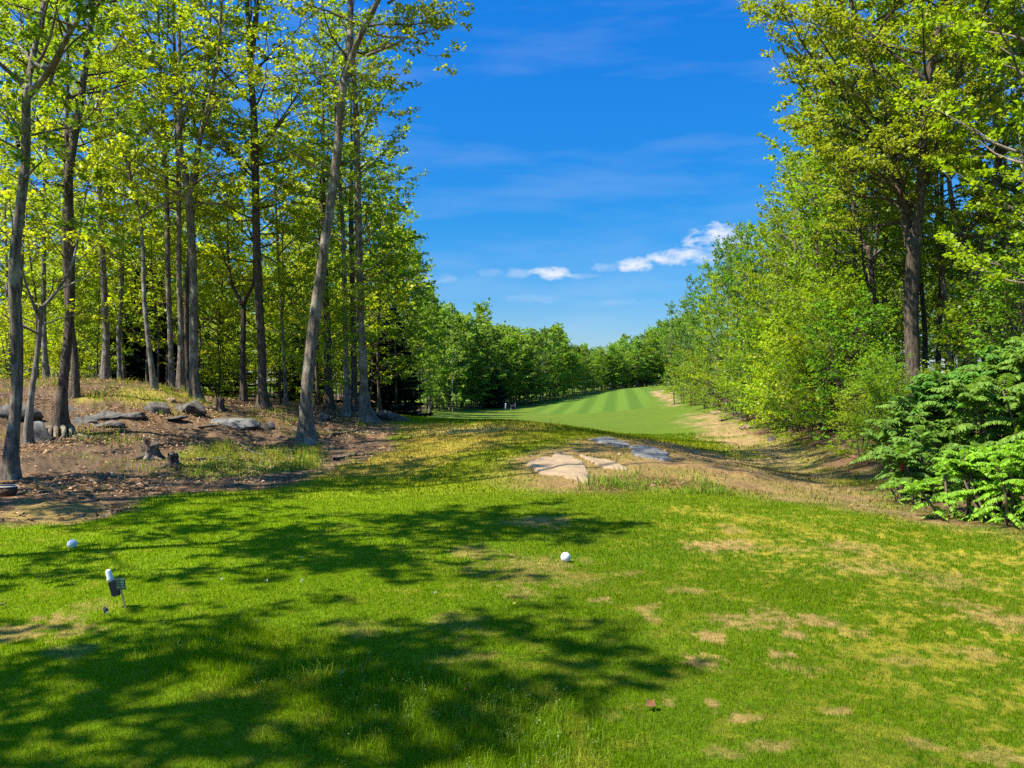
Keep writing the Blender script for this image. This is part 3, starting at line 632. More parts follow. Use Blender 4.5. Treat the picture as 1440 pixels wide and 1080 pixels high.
# ---- trees that stand beside the tee and throw the shade
SH = [(22, -8.3, 7.4, 12.4, 5.8, 2.7), (23, -7.7, 2.5, 10.8, 5.4, 2.0), (24, -9.4, .3, 10.2, 5.2, 2.1), (26, -13.2, 11.2, 15, 6, 3.2), (27, -7.7, 12.0, 22.5, 18.2, 2.0)]
SHL = ['broad maple beside the far end of the tee, out past the round stone marker', 'spreading maple that shades the lower edge of the turf', 'low maple near the path that shades the near turf', 'tall maple at the end of the second row by the sandy patch', 'very tall bare boled maple just before the mottled forked maple']
for (s, x, y, top, b, R), lb in zip(SH, SHL):
    z = H1(x, y)-.05; rg = np.random.default_rng(s)
    ax = [[(0, 0, 0, .2), (.1, .1, 2.5, .15), (.05, -.1, 5, .13), (.2, 0, 8, .09), (.1, 0, top, .02)]]
    make_tree('maple_tree', (x, y, z), tree_geo(s, ax, b, top, R, 26, .14, 12, prof='maple'), M_BARKG, CG, lb)

# ---------------------------------------------------------------- hero trees on the right
hero(31, [(1284, 580, 30), (1283, 540, 27), (1284, 450, 27), (1283, 380, 27), (1283, 335, 28)], 22, 15.5, 4.6, 5.3, 110, 'great dark trunked maple above the sumac, broad olive crown of upright limbs', CO, M_BARKB,
     leaders=[[(1280, 345, 17), (1277, 290, 15), (1272, 220, 12), (1262, 130, 10), (1235, 40, 8), (1210, -80, 5), (1195, -170, 2)], [(1286, 345, 17), (1288, 280, 15), (1285, 200, 13), (1286, 120, 11), (1300, 30, 9), (1312, -70, 6), (1320, -180, 2)], [(1278, 300, 9), (1255, 230, 8), (1225, 160, 7), (1190, 110, 6), (1158, 70, 4), (1128, 30, 2)], [(1288, 290, 9), (1305, 230, 8), (1320, 150, 7), (1345, 60, 6), (1370, -60, 2)]],
     limbs=[([(1268, 225), (1230, 180), (1210, 152), (1185, 140)], 5), ([(1272, 210), (1240, 200), (1200, 182), (1162, 168)], 5), ([(1282, 300), (1240, 250), (1205, 228), (1168, 218)], 5)], leaf=.088, per=22, prof='vase', elev=(20, 62), centre=(-.8, 0), rflare=.3, sec=.40)
hero(32, [(1239, 565, 13), (1236, 500, 12), (1232, 440, 12), (1226, 390, 10), (1218, 345, 8)], 25, 11, 4.2, 2.4, 30, 'dark slim forked maple close beside the great trunk, behind the bushes', CG, M_BARKB,
     leaders=[[(1218, 350, 6), (1208, 310, 5), (1203, 250, 4), (1200, 180, 2)], [(1236, 430, 7), (1216, 405, 5), (1204, 380, 4), (1196, 330, 2)], [(1226, 390, 5), (1238, 340, 4), (1244, 270, 3), (1246, 200, 2)]], leaf=.095)
hero(33, [(1366, 520, 20), (1366, 450, 18), (1367, 400, 18), (1368, 372, 19)], 26, 14.5, 4.5, 3.2, 32, 'grey maple with a clear Y fork behind the sumac top', CY, M_BARKG,
     leaders=[[(1365, 376, 12), (1356, 330, 10), (1350, 280, 8), (1345, 180, 6), (1340, 60, 3)], [(1371, 376, 12), (1380, 330, 10), (1386, 260, 8), (1384, 180, 6), (1390, 60, 3)]])
hero(34, [(1422, 520, 15), (1420, 440, 13), (1416, 350, 11), (1410, 250, 9)], 24, 13, 3.6, 2.8, 30, 'bright leaved maple behind the sumac thicket at the end of the row', CY, M_BARKB, leaf=.105)
hero(35, [(1206, 560, 8), (1204, 500, 7), (1202, 440, 6), (1200, 380, 5)], 28, 9.5, 2.6, 2.2, 24, 'slim maple sapling with pale leaves behind the dark forked one', CG, M_BARKB)
hero(36, [(1480, 560, 18), (1478, 450, 15), (1474, 330, 13), (1465, 200, 10)], 17.5, 11.5, 2.6, 2.9, 34, 'near bright leaved maple reaching over the sumac, large leaves', (.26, .34, .010), M_BARKG, leaf=.105, per=18)
hero(37, [(1318, 530, 12), (1320, 450, 10), (1323, 360, 9), (1326, 260, 7)], 29, 13, 4, 2.8, 26, 'shaded maple just behind the great trunk', CG, M_BARKB)

# ---------------------------------------------------------------- kinds of woodland tree, copied
class Kind:
    def __init__(s, name, geo, bark, cat='tree'): s.name = name; s.geo = geo; s.bark = bark; s.cat = cat; s.root = None
    def put(s, x, y, sc_, rz, colour, label, group=None, sink=.06):
        loc = (x, y, H1(x, y)-sink)
        if s.root is None:
            s.root = make_tree(s.name, loc, s.geo, s.bark, colour, label, s.cat, group, rz); s.root.scale = sc_ if hasattr(sc_, '__len__') else (sc_,)*3
            s.geo = None; return s.root
        return dup(s.root, loc, rz, sc_, label, group, colour)
def bole(h, r, rng, lean=.3):
    n = 6; P = [(0, 0, 0, r)]
    x = y = 0
    for i in range(1, n+1):
        x += rng.normal(0, lean*.3); y += rng.normal(0, lean*.3); P.append((x, y, h*i/n, max(.015, r*(1-.85*i/n)*.95)))
    return [P]
rng = np.random.default_rng(77)
W = [Kind('woodland_tree', tree_geo(100+i, bole(15, .15, rng), 2.8+i*.8, 15.5, 2.7, 32, .135, 14, sec=.55, ter=.34), b) for i, b in enumerate((M_BARKG, M_BARKB, M_BARKG, M_BARKP))]
E = [Kind('edge_tree', tree_geo(120+i, bole(10, .11, rng), .9+.5*i, 10.3, 1.9+.2*i, 40, .145, 13, elev=(10, 65), prof='column', sec=.5, ter=.34), b) for i, b in enumerate((M_BARKB, M_BARKP, M_BARKG))]
FT = [Kind('far_tree', tree_geo(140+i, bole(10, .12, rng), [.5, 1.0, 1.8, .8][i], 10.4, 1.9+.25*i, 36, .30, 7, elev=(10, 65), prof='maple', sec=.75, ter=.5, lod=1), b, 'tree') for i, b in enumerate((M_BARKP, M_BARKB, M_BARKP, M_BARKG))]
S = [Kind('sapling', tree_geo(160+i, bole(4.6, .035, rng), .7+.4*i, 4.8, 1.25, 22, .10, 10, prof='maple', sec=.36, ter=.26), M_BARKB, 'sapling') for i in range(3)]
def bushgeo(seed, h, R, leaf):
    r = np.random.default_rng(seed); ax = []
    for k in range(5):
        a = k*1.257+r.normal(0, .2); q = r.uniform(.2, .5)*R
        ax.append([(.08*math.cos(a), .08*math.sin(a), 0, .03), (q*.5*math.cos(a), q*.5*math.sin(a), h*.4, .022), (q*math.cos(a), q*math.sin(a), h*r.uniform(.8, 1), .006)])
    return tree_geo(seed, ax, .12, h, R, 46, leaf*.85, 10, elev=(5, 60), prof='bush', sec=.32, ter=.24, rflare=0, secl=.42)
B = [Kind('bush', bushgeo(180+i, 3.0+.5*i, 1.25+.15*i, .10), M_BARKB, 'bush') for i in range(3)]

def spruce_geo(seed, h, R, lod=0):
    r = np.random.default_rng(seed); T = Tubes(); P = []; A = []; T.add([(0, 0, 0), (0, 0, h*.5), (0, 0, h)], np.array([.13, .08, .01]), 7)
    z = .35
    while z < h-.15:
        L = R*(1-z/h)**.85*r.uniform(.8, 1.1)+.12; k = 9; a0 = r.uniform(0, 6.28)
        for i in range(k):
            a = a0+i*6.283/k+r.normal(0, .12); l = L*r.uniform(.75, 1.1); d = np.array([math.cos(a), math.sin(a), .0]); n = 6
            pts = np.array([np.array([0, 0, z])+d*l*t+UP*(-.32*l*t+.22*l*t*t) for t in np.linspace(0, 1, n)])
            T.twigs(pts[:1], pts[-1:], .012)
            m = max(10, int(l*80)); t = r.uniform(.1, 1, m); b = np.stack([np.interp(t, np.linspace(0, 1, n), pts[:, q]) for q in range(3)], 1)
            sd = np.cross(d, UP); w = (r.uniform(-1, 1, m)*.34*l*(1.1-t))[:, None]
            P.append(b+sd*w-UP*np.abs(w)*.3); A.append(d*.8+sd*np.sign(w)*.7-UP*.25+r.normal(0, .25, (m, 3)))
        z += r.uniform(.2, .3)
    P = np.concatenate(P); A = np.concatenate(A); L = r.uniform(.18, .36, len(P)); V, q = leaves_geo(P, A, UP+r.normal(0, .7, (len(P), 3)), L, L*.24)
    return T, V, q
class SpruceKind(Kind): pass
SPK = SpruceKind('spruce_tree', spruce_geo(9, 6.5, 2.2), M_BARKB)
def put_spruce(px, d, s, label, group=None):
    x, y = at(px, d); o = SPK.put(x, y, s, px*.1, (.012, .034, .018), label, group)
    for c in o.children:
        if c.name.startswith('crown'): c.data.materials[0] = M_NEEDLE
put_spruce(208, 38, (1.0, 1.0, .95), 'dark green spruce standing in shade on the mound behind the thin leaning stem')
put_spruce(180, 44, (.8, .8, .75), 'smaller dark spruce just behind the spruce on the mound')
put_spruce(548, 42, (.85, .85, .85), 'dark blue green spruce at the wood edge beside the fairway mouth')
put_spruce(425, 46, (.9, .9, .8), 'dark spruce deep in the wood behind the leaning giant')
put_spruce(694, 104, (.9, .9, .8), 'small dark spruce at the far end of the fairway near the red box')
put_spruce(320, 52, (1., 1., .8), 'dark spruce deep in the wood behind the Y forked maple')

def jit(c, r, a=.18):
    k = r.uniform(1-a, 1+a); return tuple(v*k*r.uniform(.95, 1.05) for v in c)
placed = []
def far_enough(x, y, m):
    for (a, b) in placed:
        if (a-x)**2+(b-y)**2 < m*m: return False
    placed.append((x, y)); return True
# deep left wood
LW = 'woodland maple, tall and slim stemmed, deep inside the shaded wood'
n = 0
for _ in range(4000):
    if n >= 32: break
    d = math.sqrt(rng.uniform(30**2, 82**2)); px = rng.uniform(-70, 560-(d-30)*.3)
    x, y = at(px, d)
    if not far_enough(x, y, 4): continue
    W[n % 4].put(x, y, rng.uniform(.7, .95), rng.uniform(0, 6.28), jit(CY if rng.uniform() < .65 else CG, rng), LW, 'maples deep in the wood'); n += 1
n = 0
for _ in range(4000):
    if n >= 95: break
    d = math.sqrt(rng.uniform(27**2, 70**2)); px = rng.uniform(-50, 545-(d-27)*.4)
    x, y = at(px, d)
    if not far_enough(x, y, 1.5): continue
    S[n % 3].put(x, y, rng.uniform(.8, 2.0), rng.uniform(0, 6.28), jit(CY if rng.uniform() < .6 else CG, rng), 'leafy understorey sapling between the trunks of the shaded wood', 'saplings under the wood'); n += 1
for px, d, s in ((16, 33, .8), (110, 36, .9), (330, 38, .7), (450, 44, .7), (90, 31, .5), (395, 40, .75), (300, 34, .5), (250, 42, .8), (60, 44, 1.), (150, 50, 1.), (-30, 36, .9), (540, 50, .9)):
    x, y = at(px, d); B[int(px) % 3].put(x, y, s, px, jit(CY, rng), 'low green bush on the floor of the shaded wood', 'bushes on the wood floor')
for i in range(34):
    px = -70+630*(i+rng.uniform(.2, .8))/34; d = rng.uniform(78, 100); x, y = at(px, d)
    E[i % 3].put(x, y, (1.25, 1.25, rng.uniform(.8, 1.15)), rng.uniform(0, 6.28), jit(CY if i % 2 else CG, rng), 'leafy tree branched to the ground at the back of the shaded wood', 'trees at the back of the wood')
# left edge of the fairway
EL = 'dark green leafy tree, branched to the ground, along the wood edge by the fairway'
for px, d, s, k in ((534, 38, 1.0, 0), (556, 41, .86, 2), (572, 47, .92, 0), (545, 48, 1.1, 2), (582, 56, .92, 1), (560, 58, 1.15, 2), (592, 66, .98, 0), (575, 72, 1.1, 1), (604, 78, 1.02, 2)):
    x, y = at(px, d); E[k].put(x, y, (s, s, s), px, jit(CD, rng, .25), EL, 'trees on the wood edge')
x, y = at(570, 44); W[1].put(x, y, (.6, .6, .68), 2, CG, 'thin tree with layered crown standing taller than the wood edge beside it', None)
# the far line of trees across the hole
FL = 'distant green tree in the line that closes the fairway'
# crest of the tree line measured as (px, top py)
SKY = [(560, 400), (590, 432), (620, 432), (640, 440), (660, 452), (680, 452), (700, 462), (730, 462), (760, 464), (785, 462), (800, 490), (830, 484), (850, 490), (880, 476), (905, 474), (930, 458), (960, 440)]
def top_at(px): return float(np.interp(px, [p for p, _ in SKY], [t for _, t in SKY]))
n = 0
edge = [(600, 84), (622, 88), (645, 92), (670, 97), (700, 103), (735, 107), (765, 114), (800, 128), (830, 142), (860, 156), (890, 164), (925, 170), (960, 176)]
def edge_d(px): return float(np.interp(px, [p for p, _ in edge], [t for _, t in edge]))
for row, (off, cnt) in enumerate(((1.5, 34), (7, 32), (14, 30), (24, 28))):
    for i in range(cnt):
        px = 592+(985-592)*(i+rng.uniform(.1, .9))/cnt; d = edge_d(px)+off+rng.uniform(0, 4); x, y = at(px, d)
        ztop = EYE-(top_at(px)-540)/F*d; h = max(5., .96*(ztop-H1(x, y)))*(rng.uniform(.86, 1.05) if row else rng.uniform(.72, 1.0))
        s = h/10.4; w = rng.uniform(.75, 1.0)*(1+.1*row)
        FT[(i+row) % 4].put(x, y, (w*s**.5*1.02, w*s**.5*1.02, s), rng.uniform(0, 6.28), jit(CB if rng.uniform() < .6 else CD, rng, .28), FL, 'distant trees closing the fairway')
for px, d, s in ((606, 80, 1.0), (637, 88, .98)):
    x, y = at(px, d-1.5); FT[0].put(x, y, (.7, .7, s), px, jit(CB, rng), 'distant pale stemmed tree standing forward of the line, ' + ('by the wood corner' if px < 620 else 'second pale stem from the wood corner'), None)
x, y = at(680, 118); FT[2].put(x, y, (1.0, 1.0, 1.27), 1, CD, 'distant tree with rounded open crown poking above the line', None)
for px in range(600, 985, 6):
    d = edge_d(px)+rng.uniform(2, 6); x, y = at(px+rng.uniform(-4, 4), d); S[px//8 % 3].put(x, y, (rng.uniform(.8, 1.4),)*3, px, jit(CD, rng), 'small leafy tree under the distant line beyond the fairway', 'saplings under the distant trees')
for i in range(20):
    px = 850+140*(i+rng.uniform(.1, .9))/20; d = edge_d(px)+rng.uniform(7, 16); x, y = at(px, d)
    B[i % 3].put(x, y, (2.0, 2.0, rng.uniform(1., 1.5)), px, jit(CD, rng), 'distant rounded bush filling the gap under the far trees at the fairway crest', 'bushes under the distant trees')
# right edge of the fairway, far to near
ER = 'leafy green tree of the dense row beside the dirt track'
RT = [(958, 96, 425, 1), (985, 90, 400, 0), (948, 78, 432, 1), (972, 72, 400, 0), (996, 66, 378, 1), (1012, 60, 352, 2), (1035, 62, 340, 0), (1002, 54, 392, 1), (1024, 52, 350, 0), (1050, 50, 330, 2), (1075, 50, 318, 1), (1042, 44, 380, 1), (1068, 43, 340, 0), (1094, 42, 310, 2), (1118, 44, 300, 0), (1086, 37, 365, 1), (1108, 36, 330, 2), (1136, 37, 290, 0),
      (1160, 40, 270, 2), (1128, 32.5, 380, 1), (1152, 32, 330, 0), (1178, 34, 290, 2), (1172, 29.5, 390, 0), (1205, 31.5, 330, 1), (1232, 34, 300, 2), (1262, 33, 300, 0), (1300, 33, 280, 1), (1340, 32, 300, 2), (1385, 31, 280, 0), (1430, 30, 290, 2)]
for i, (px, d, ty, k) in enumerate(RT):
    x, y = at(px, d); h = EYE-(ty-540)/F*d-H1(x, y); s = h/10.3; w = min(1.0, max(.55, s*.85))*rng.uniform(.75, 1.0)
    c = (CB, (.11, .22, .03))[i % 2] if d > 58 else (CG, (.24, .33, .014), (.14, .26, .018), (.20, .27, .016), (.12, .23, .03))[(i*3) % 5]
    E[k].put(x, y, (w, w, s), rng.uniform(0, 6.28), jit(c, rng), ER if d <= 58 else 'far blue green tree where the dense row curves away down the fairway', 'trees of the row beside the track' if d <= 58 else 'far trees of the row')
for px, d, s_ in ((1150, 30, .74), (1188, 28.5, .84), (1118, 34, .68), (1218, 27.5, .86), (1180, 31, .95), (1240, 29.5, .9), (1335, 27.5, 1.0), (1395, 29, 1.0), (1440, 27, 1.0), (1480, 24, .95), (1300, 31, 1.0)):
    x, y = at(px, d); placed.append((x, y)); W[int(px) % 3].put(x, y, s_, px, jit(CG, rng), 'tall maple in the wood behind the dense row', 'maples behind the dense row')
n = 0
for _ in range(3000):
    if n >= 34: break
    d = rng.uniform(36, 72); px = rng.uniform(1100, 1640) if d < 50 else rng.uniform(1030, 1560); x, y = at(px, d)
    if not far_enough(x, y, 3.0): continue
    W[n % 4].put(x, y, rng.uniform(.65, .88), rng.uniform(0, 6.28), jit(CG, rng), 'tall maple in the wood behind the dense row', 'maples behind the dense row'); n += 1
for i in range(16):
    px = 1150+430*(i+rng.uniform(.2, .8))/16; d = rng.uniform(42, 56); x, y = at(px, d)
    E[i % 3].put(x, y, (1.1, 1.1, rng.uniform(.6, .9)), rng.uniform(0, 6.28), jit(CG, rng), 'leafy tree branched to the ground in the shade behind the dense row', 'trees behind the dense row')
# bushes along the foot of the row
BR = [(1034, 45.5, 1.0), (1052, 42, .85), (1072, 37.5, 1.0), (1096, 34, 1.05), (1118, 31, 1.1), (1140, 29, .95), (1160, 27.5, 1.1), (1092, 37, 1.2), (1130, 33, 1.3), (1176, 25, 1.0), (1192, 23, .9), (1220, 21.5, .42), (1186, 27, 1.25), (1172, 26, 1.1), (1238, 19.6, .45), (1212, 18.6, .5), (1246, 17.4, .42), (1262, 21, .3), (1312, 20, .3), (1190, 25.5, 1.1), (1350, 22, .5), (1400, 21, 1.), (1445, 19, 1.), (960, 78, 1.2), (976, 70, 1.2), (992, 62, 1.1), (1010, 55, 1.1)]
for i, (px, d, s) in enumerate(BR):
    x, y = at(px, d); B[i % 3].put(x, y, (s, s, s*rng.uniform(.9, 1.15)), px, jit(((.23, .32, .012), CG, (.14, .25, .016), (.21, .31, .012))[i % 4], rng), 'rounded leafy bush crowding the foot of the dense row by the dirt track', 'bushes along the dirt track')

# ---------------------------------------------------------------- sumac
def frond(rng, p, d, L):
    """pinnate leaf: arching midrib, paired drooping leaflets"""
    n = 12; t = np.linspace(0, 1, n); d = nrm(d); hz = nrm(np.array([d[0], d[1], 0.])+1e-6)
    pts = p+d*(L*t)[:, None]*.98-UP*(L*.42*t**2.4)[:, None]
    dd = nrm(np.gradient(pts, axis=0)); sd = nrm(np.cross(dd, UP))
    f = .16+.84*np.linspace(0, 1, 13); P = []; A = []; W_ = []; Ls = []
    q = np.stack([np.interp(f, t, pts[:, k]) for k in range(3)], 1); qd = np.stack([np.interp(f, t, dd[:, k]) for k in range(3)], 1); qs = np.stack([np.interp(f, t, sd[:, k]) for k in range(3)], 1)
    ll = L*.24*np.sin(math.pi*np.clip(.18+.74*f, 0, 1))**.6
    for sg in (-1, 1):
        P.append(q); A.append(qs*sg*.85+qd*.35-UP*.5+rng.normal(0, .07, q.shape)); Ls.append(ll)
    P.append(pts[-1:]); A.append(dd[-1:]); Ls.append(np.array([L*.16]))
    return np.concatenate(P), np.concatenate(A), np.concatenate(Ls), pts
def sumac_geo(seed, nst, h, spread, L):
    r = np.random.default_rng(seed); T = Tubes(); P = []; A = []; Ls = []; tips = []
    for i in range(nst):
        a = r.uniform(0, 6.28); q = spread*math.sqrt(r.uniform(0, 1)); hh = h*(1-.45*(q/spread)**2)*r.uniform(.8, 1.08); b = np.array([q*.55*math.cos(a), q*.55*math.sin(a), 0])
        e = np.array([q*math.cos(a), q*math.sin(a), hh]); mid = (b+e)/2+np.array([.12*math.cos(a+1), .12*math.sin(a+1), .1]); S_ = resample(np.array([b, mid, e]), .15)
        T.add(S_, np.linspace(.022, .012, len(S_)), 6); tips.append(e)
        k = 0
        for z in np.concatenate([1-(.85 if h < 1.1 else .68)*np.linspace(1, .06, int(6+hh*3))**(1.1 if h < 1.1 else 1.4), np.full(5, .99)]):
            p = np.array([np.interp(z, np.linspace(0, 1, len(S_)), S_[:, c]) for c in range(3)]); k += 1
            az = k*2.4+r.normal(0, .3); el = math.radians(22-38*max(0, .75-z)+48*max(0, (z-.8)/.2)*r.uniform(.4, 1)+r.normal(0, 8)); d = np.array([math.cos(az)*math.cos(el), math.sin(az)*math.cos(el), math.sin(el)])
            lp, la, lL, pts = frond(r, p, d, L*r.uniform(.75, 1.15)*(.75 if z < .5 else 1)); P.append(lp); A.append(la); Ls.append(lL); T.add(pts[::3], np.linspace(.005, .002, len(pts[::3])), 3, cap=False)
    P = np.concatenate(P); A = np.concatenate(A); Ls = np.concatenate(Ls)
    V, q = leaves_geo(P, A, UP+r.normal(0, .25, P.shape), Ls, Ls*.25); return T, V, q, tips
M_CONE = plain('sumac_cone', (.30, .035, .02), .8, .2, 40, .5, .01); M_STEM = plain('sumac_stem', (.11, .085, .05), .8, .2, 20, .4)
def make_sumac(seed, px, d, nst, h, spread, L, colour, label, cones=0):
    x, y = at(px, d); T, V, q, tips = sumac_geo(seed, nst, h, spread, L); r = empty('sumac_shrub', (x, y, H1(x, y)-.05), label, 'shrub'); T.mesh('stems', M_STEM, r)
    c = mk('fronds', V, [(4, q)], M_SUMAC, r); c.color = (*colour, 1)
    for e in tips[:cones]:
        t = Tubes(); zz = np.linspace(0, .17, 9); rr = .030*np.sin(np.clip(zz/.17*.9+.12, 0, 1)*math.pi)**.7; t.add(np.stack([e[0]+zz*.2, e[1]+0*zz, e[2]-.12+zz], 1), rr, 10, 1+.18*np.random.default_rng(seed).normal(0, 1, (9, 10))); t.mesh('seed_cone', M_CONE, r)
DS = (.11, .225, .028); BS = (.20, .37, .022)
make_sumac(201, 1305, 14.6, 17, 1.25, .85, .58, DS, 'dark green sumac, first of the thicket beside the great trunk')
make_sumac(202, 1390, 14.2, 24, 1.85, 1.15, .62, DS, 'tallest dark green sumac in the middle of the thicket, red seed cones showing', 5)
make_sumac(203, 1466, 13.2, 22, 2.0, 1.2, .62, (.12, .24, .03), 'tall dark green sumac at the outer end of the thicket')
make_sumac(204, 1325, 13.0, 14, .9, .8, .52, DS, 'low dark sumac in front of the thicket, drooping to the dirt', 2)
make_sumac(205, 1362, 10.9, 11, .78, .62, .34, BS, 'bright green low sumac clump at the end of the dirt strip')
make_sumac(206, 1428, 10.3, 14, .95, .72, .36, BS, 'bright green larger sumac clump spilling onto the turf edge')
make_sumac(207, 1490, 10.0, 12, 1.0, .7, .36, (.16, .33, .014), 'bright green sumac clump behind the turf edge at the row end')
make_sumac(208, 1285, 12.4, 5, .42, .35, .2, (.2, .32, .02), 'tiny yellow green sumac sprout on the dirt beside the bright clumps')

# ---------------------------------------------------------------- rocks, slabs, stumps
import bmesh
def ico(sub):
    bm = bmesh.new(); bmesh.ops.create_icosphere(bm, subdivisions=sub, radius=1); bm.verts.ensure_lookup_table()
    V = np.array([v.co[:] for v in bm.verts]); Fc = np.array([[v.index for v in f.verts] for f in bm.faces]); bm.free(); return V, Fc
ICO4 = ico(4)
def rock(name, px, py, wpx, hpx, m, label, seed, depth=.8, rz=0., tilt=0., cut=.35, cat='rock', group=None):
    x, y, z = gp(px, py); d = y; r = np.random.default_rng(seed); V = ICO4[0].copy()
    # chop with random planes for flat facets, then roughen
    for _ in range(11):
        n = nrm(r.normal(0, 1, 3)); o = r.uniform(.55, .9); s = V@n-o; V = V-np.clip(s, 0, None)[:, None]*n*.92
    dn = (fbm(V[:, 0]*2.2+V[:, 2]*1.7+seed, V[:, 1]*2.2-V[:, 2]*1.1, seed, 5)-.5); V = V*(1+.40*dn[:, None])
    w = wpx/F*d/2; h = hpx/F*d
    V = V*np.array([w*1.15, w*depth, h*.85])
    c, s = math.cos(tilt), math.sin(tilt); V = np.stack([V[:, 0]*c-V[:, 2]*s, V[:, 1], V[:, 0]*s+V[:, 2]*c], 1)
    o = mk(name, V, [(3, ICO4[1])], m, smooth=False); o.location = (x, y+w*depth*.5, z+h*.12); o.rotation_euler.z = rz
    o.data.polygons.foreach_set('use_smooth', np.ones(len(o.data.polygons), bool))
    return tag(o, label, cat, group)
rock('boulder', 220, 581, 34, 18, M_ROCKG, 'rounded grey boulder on the mound flank, beside its larger twin', 3)
rock('boulder', 260, 581, 44, 20, M_ROCKG, 'larger rounded grey boulder on the mound flank under the tight tree clump', 4)
rock('stone_slab', 57, 619, 34, 34, M_ROCKB, 'wedge of blue grey stone leaning by the crooked maple foot', 5, .35, 0, .75)
rock('ledge_rock', 150, 588, 70, 13, M_ROCKD, 'long low dark ledge rock in the bank below the mound top', 6, .6)
rock('ledge_rock', 148, 604, 44, 9, M_ROCKG, 'flat grey green ledge stone lower in the bank', 7, .6)
rock('ledge_rock', 20, 590, 62, 22, M_ROCKD, 'dark shaded ledge rock behind the mottled trunk', 8, .6)
for k_, (px_, py_, w_, h_) in enumerate(((182, 590, 40, 12), (95, 578, 26, 12), (240, 593, 34, 7))):
    rock('ledge_rock', px_, py_, w_*1.1, h_*.75, M_ROCKD, 'dark broken ledge rock in the shaded bank of the mound', 60+k_, .7, 0, .2*(-1)**k_, group='broken rocks in the mound bank')
rock('ledge_rock', 118, 596, 32, 14, M_ROCKD, 'dark chunk of ledge beside the bare splayed roots', 18, .7)
rock('pale_slab', 322, 599, 70, 12, M_ROCKB, 'broad pale sunken slab on the wood floor, grey and lichen spotted', 9, .7)
rock('fallen_stone', 378, 606, 16, 13, M_ROCKG, 'small whitish stone on the orange litter before the flared maple', 10)
rock('fallen_stone', 454, 592, 18, 13, M_ROCKG, 'small grey stone behind the leaning giant', 11)
rock('fallen_stone', 240, 566, 12, 7, M_ROCKP, 'flat pale stone among grass near the mound top', 12)
rock('root_mound', 548, 592, 46, 17, M_ROCKD, 'low dark earthy rock bump at the turf edge past the burred maple', 13)
rock('fallen_stone', 1052, 603, 20, 7, M_ROCKP, 'pale flat stone on the dirt where the bushes begin', 14)
rock('fallen_stone', 1087, 620, 12, 8, M_ROCKG, 'grey stone at the foot of the bushes by the track', 15)
rock('fallen_stone', 1010, 582, 24, 6, M_ROCKP, 'pale broken stone at the bend of the dirt track', 16)
def slab(poly, rise, m, label, seed, name='bedrock_slab'):
    Pw = np.array(WP(poly)); s = np.linspace(0, len(Pw), 73)[:-1]; n = len(Pw); i = s.astype(int); f = (s-i)[:, None]; B_ = Pw[i % n]*(1-f)+Pw[(i+1) % n]*f
    c = B_.mean(0); rr = np.random.default_rng(seed); B_ = c+(B_-c)*(1+.10*(vn(s*1.7, s*0, seed)-.5)+.05*rr.normal(0, 1, len(s)))[:, None]
    V = []; ts = np.concatenate([np.linspace(.04, .92, 16), [.97, 1.0, 1.03]])
    for t in ts:
        q = c+(B_-c)*min(t, 1.03); z = H(q[:, 0], q[:, 1]); e = 1-max(0, (t-.9)/.13)**1.5
        V.append(np.stack([q[:, 0], q[:, 1], z-.05+(rise+.05)*e+(fbm(q[:, 0]*3, q[:, 1]*3, seed)-.5)*.045*e], 1))
    k = len(s); V = np.concatenate(V+[np.array([[c[0], c[1], H1(*c)+rise]])]); i = np.arange(len(ts)-1)[:, None]*k; j = np.arange(k)[None]; j2 = (j+1) % k
    q = np.stack([i+j, i+k+j, i+k+j2, i+j2], -1).reshape(-1, 4); t3 = np.stack([np.full(k, len(V)-1), np.arange(k), (np.arange(k)+1) % k], -1)
    o = mk(name, V, [(4, q), (3, t3)], m, smooth=True); return tag(o, label, 'rock')
slab([(740, 656), (750, 647), (772, 643), (786, 639), (802, 641), (815, 648), (824, 656), (831, 668), (830, 678), (812, 676), (788, 671), (760, 666)], .05, M_ROCKP, 'large tan bedrock slab bare in the sunny hump', 21)
slab([(815, 641), (838, 646), (866, 653), (884, 662), (868, 661), (842, 656), (828, 651)], .04, M_ROCKP, 'narrow tan bedrock strip beside the large sunny slab', 22)
slab([(884, 631), (902, 627), (922, 631), (942, 642), (940, 650), (916, 648), (892, 641)], .05, M_ROCKB, 'blue grey bedrock slab in the shade of the hump', 23)
slab([(830, 619), (858, 617), (880, 623), (893, 631), (872, 630), (846, 625)], .04, M_ROCKB, 'cracked grey bedrock slab near the hump crest in shade', 24)

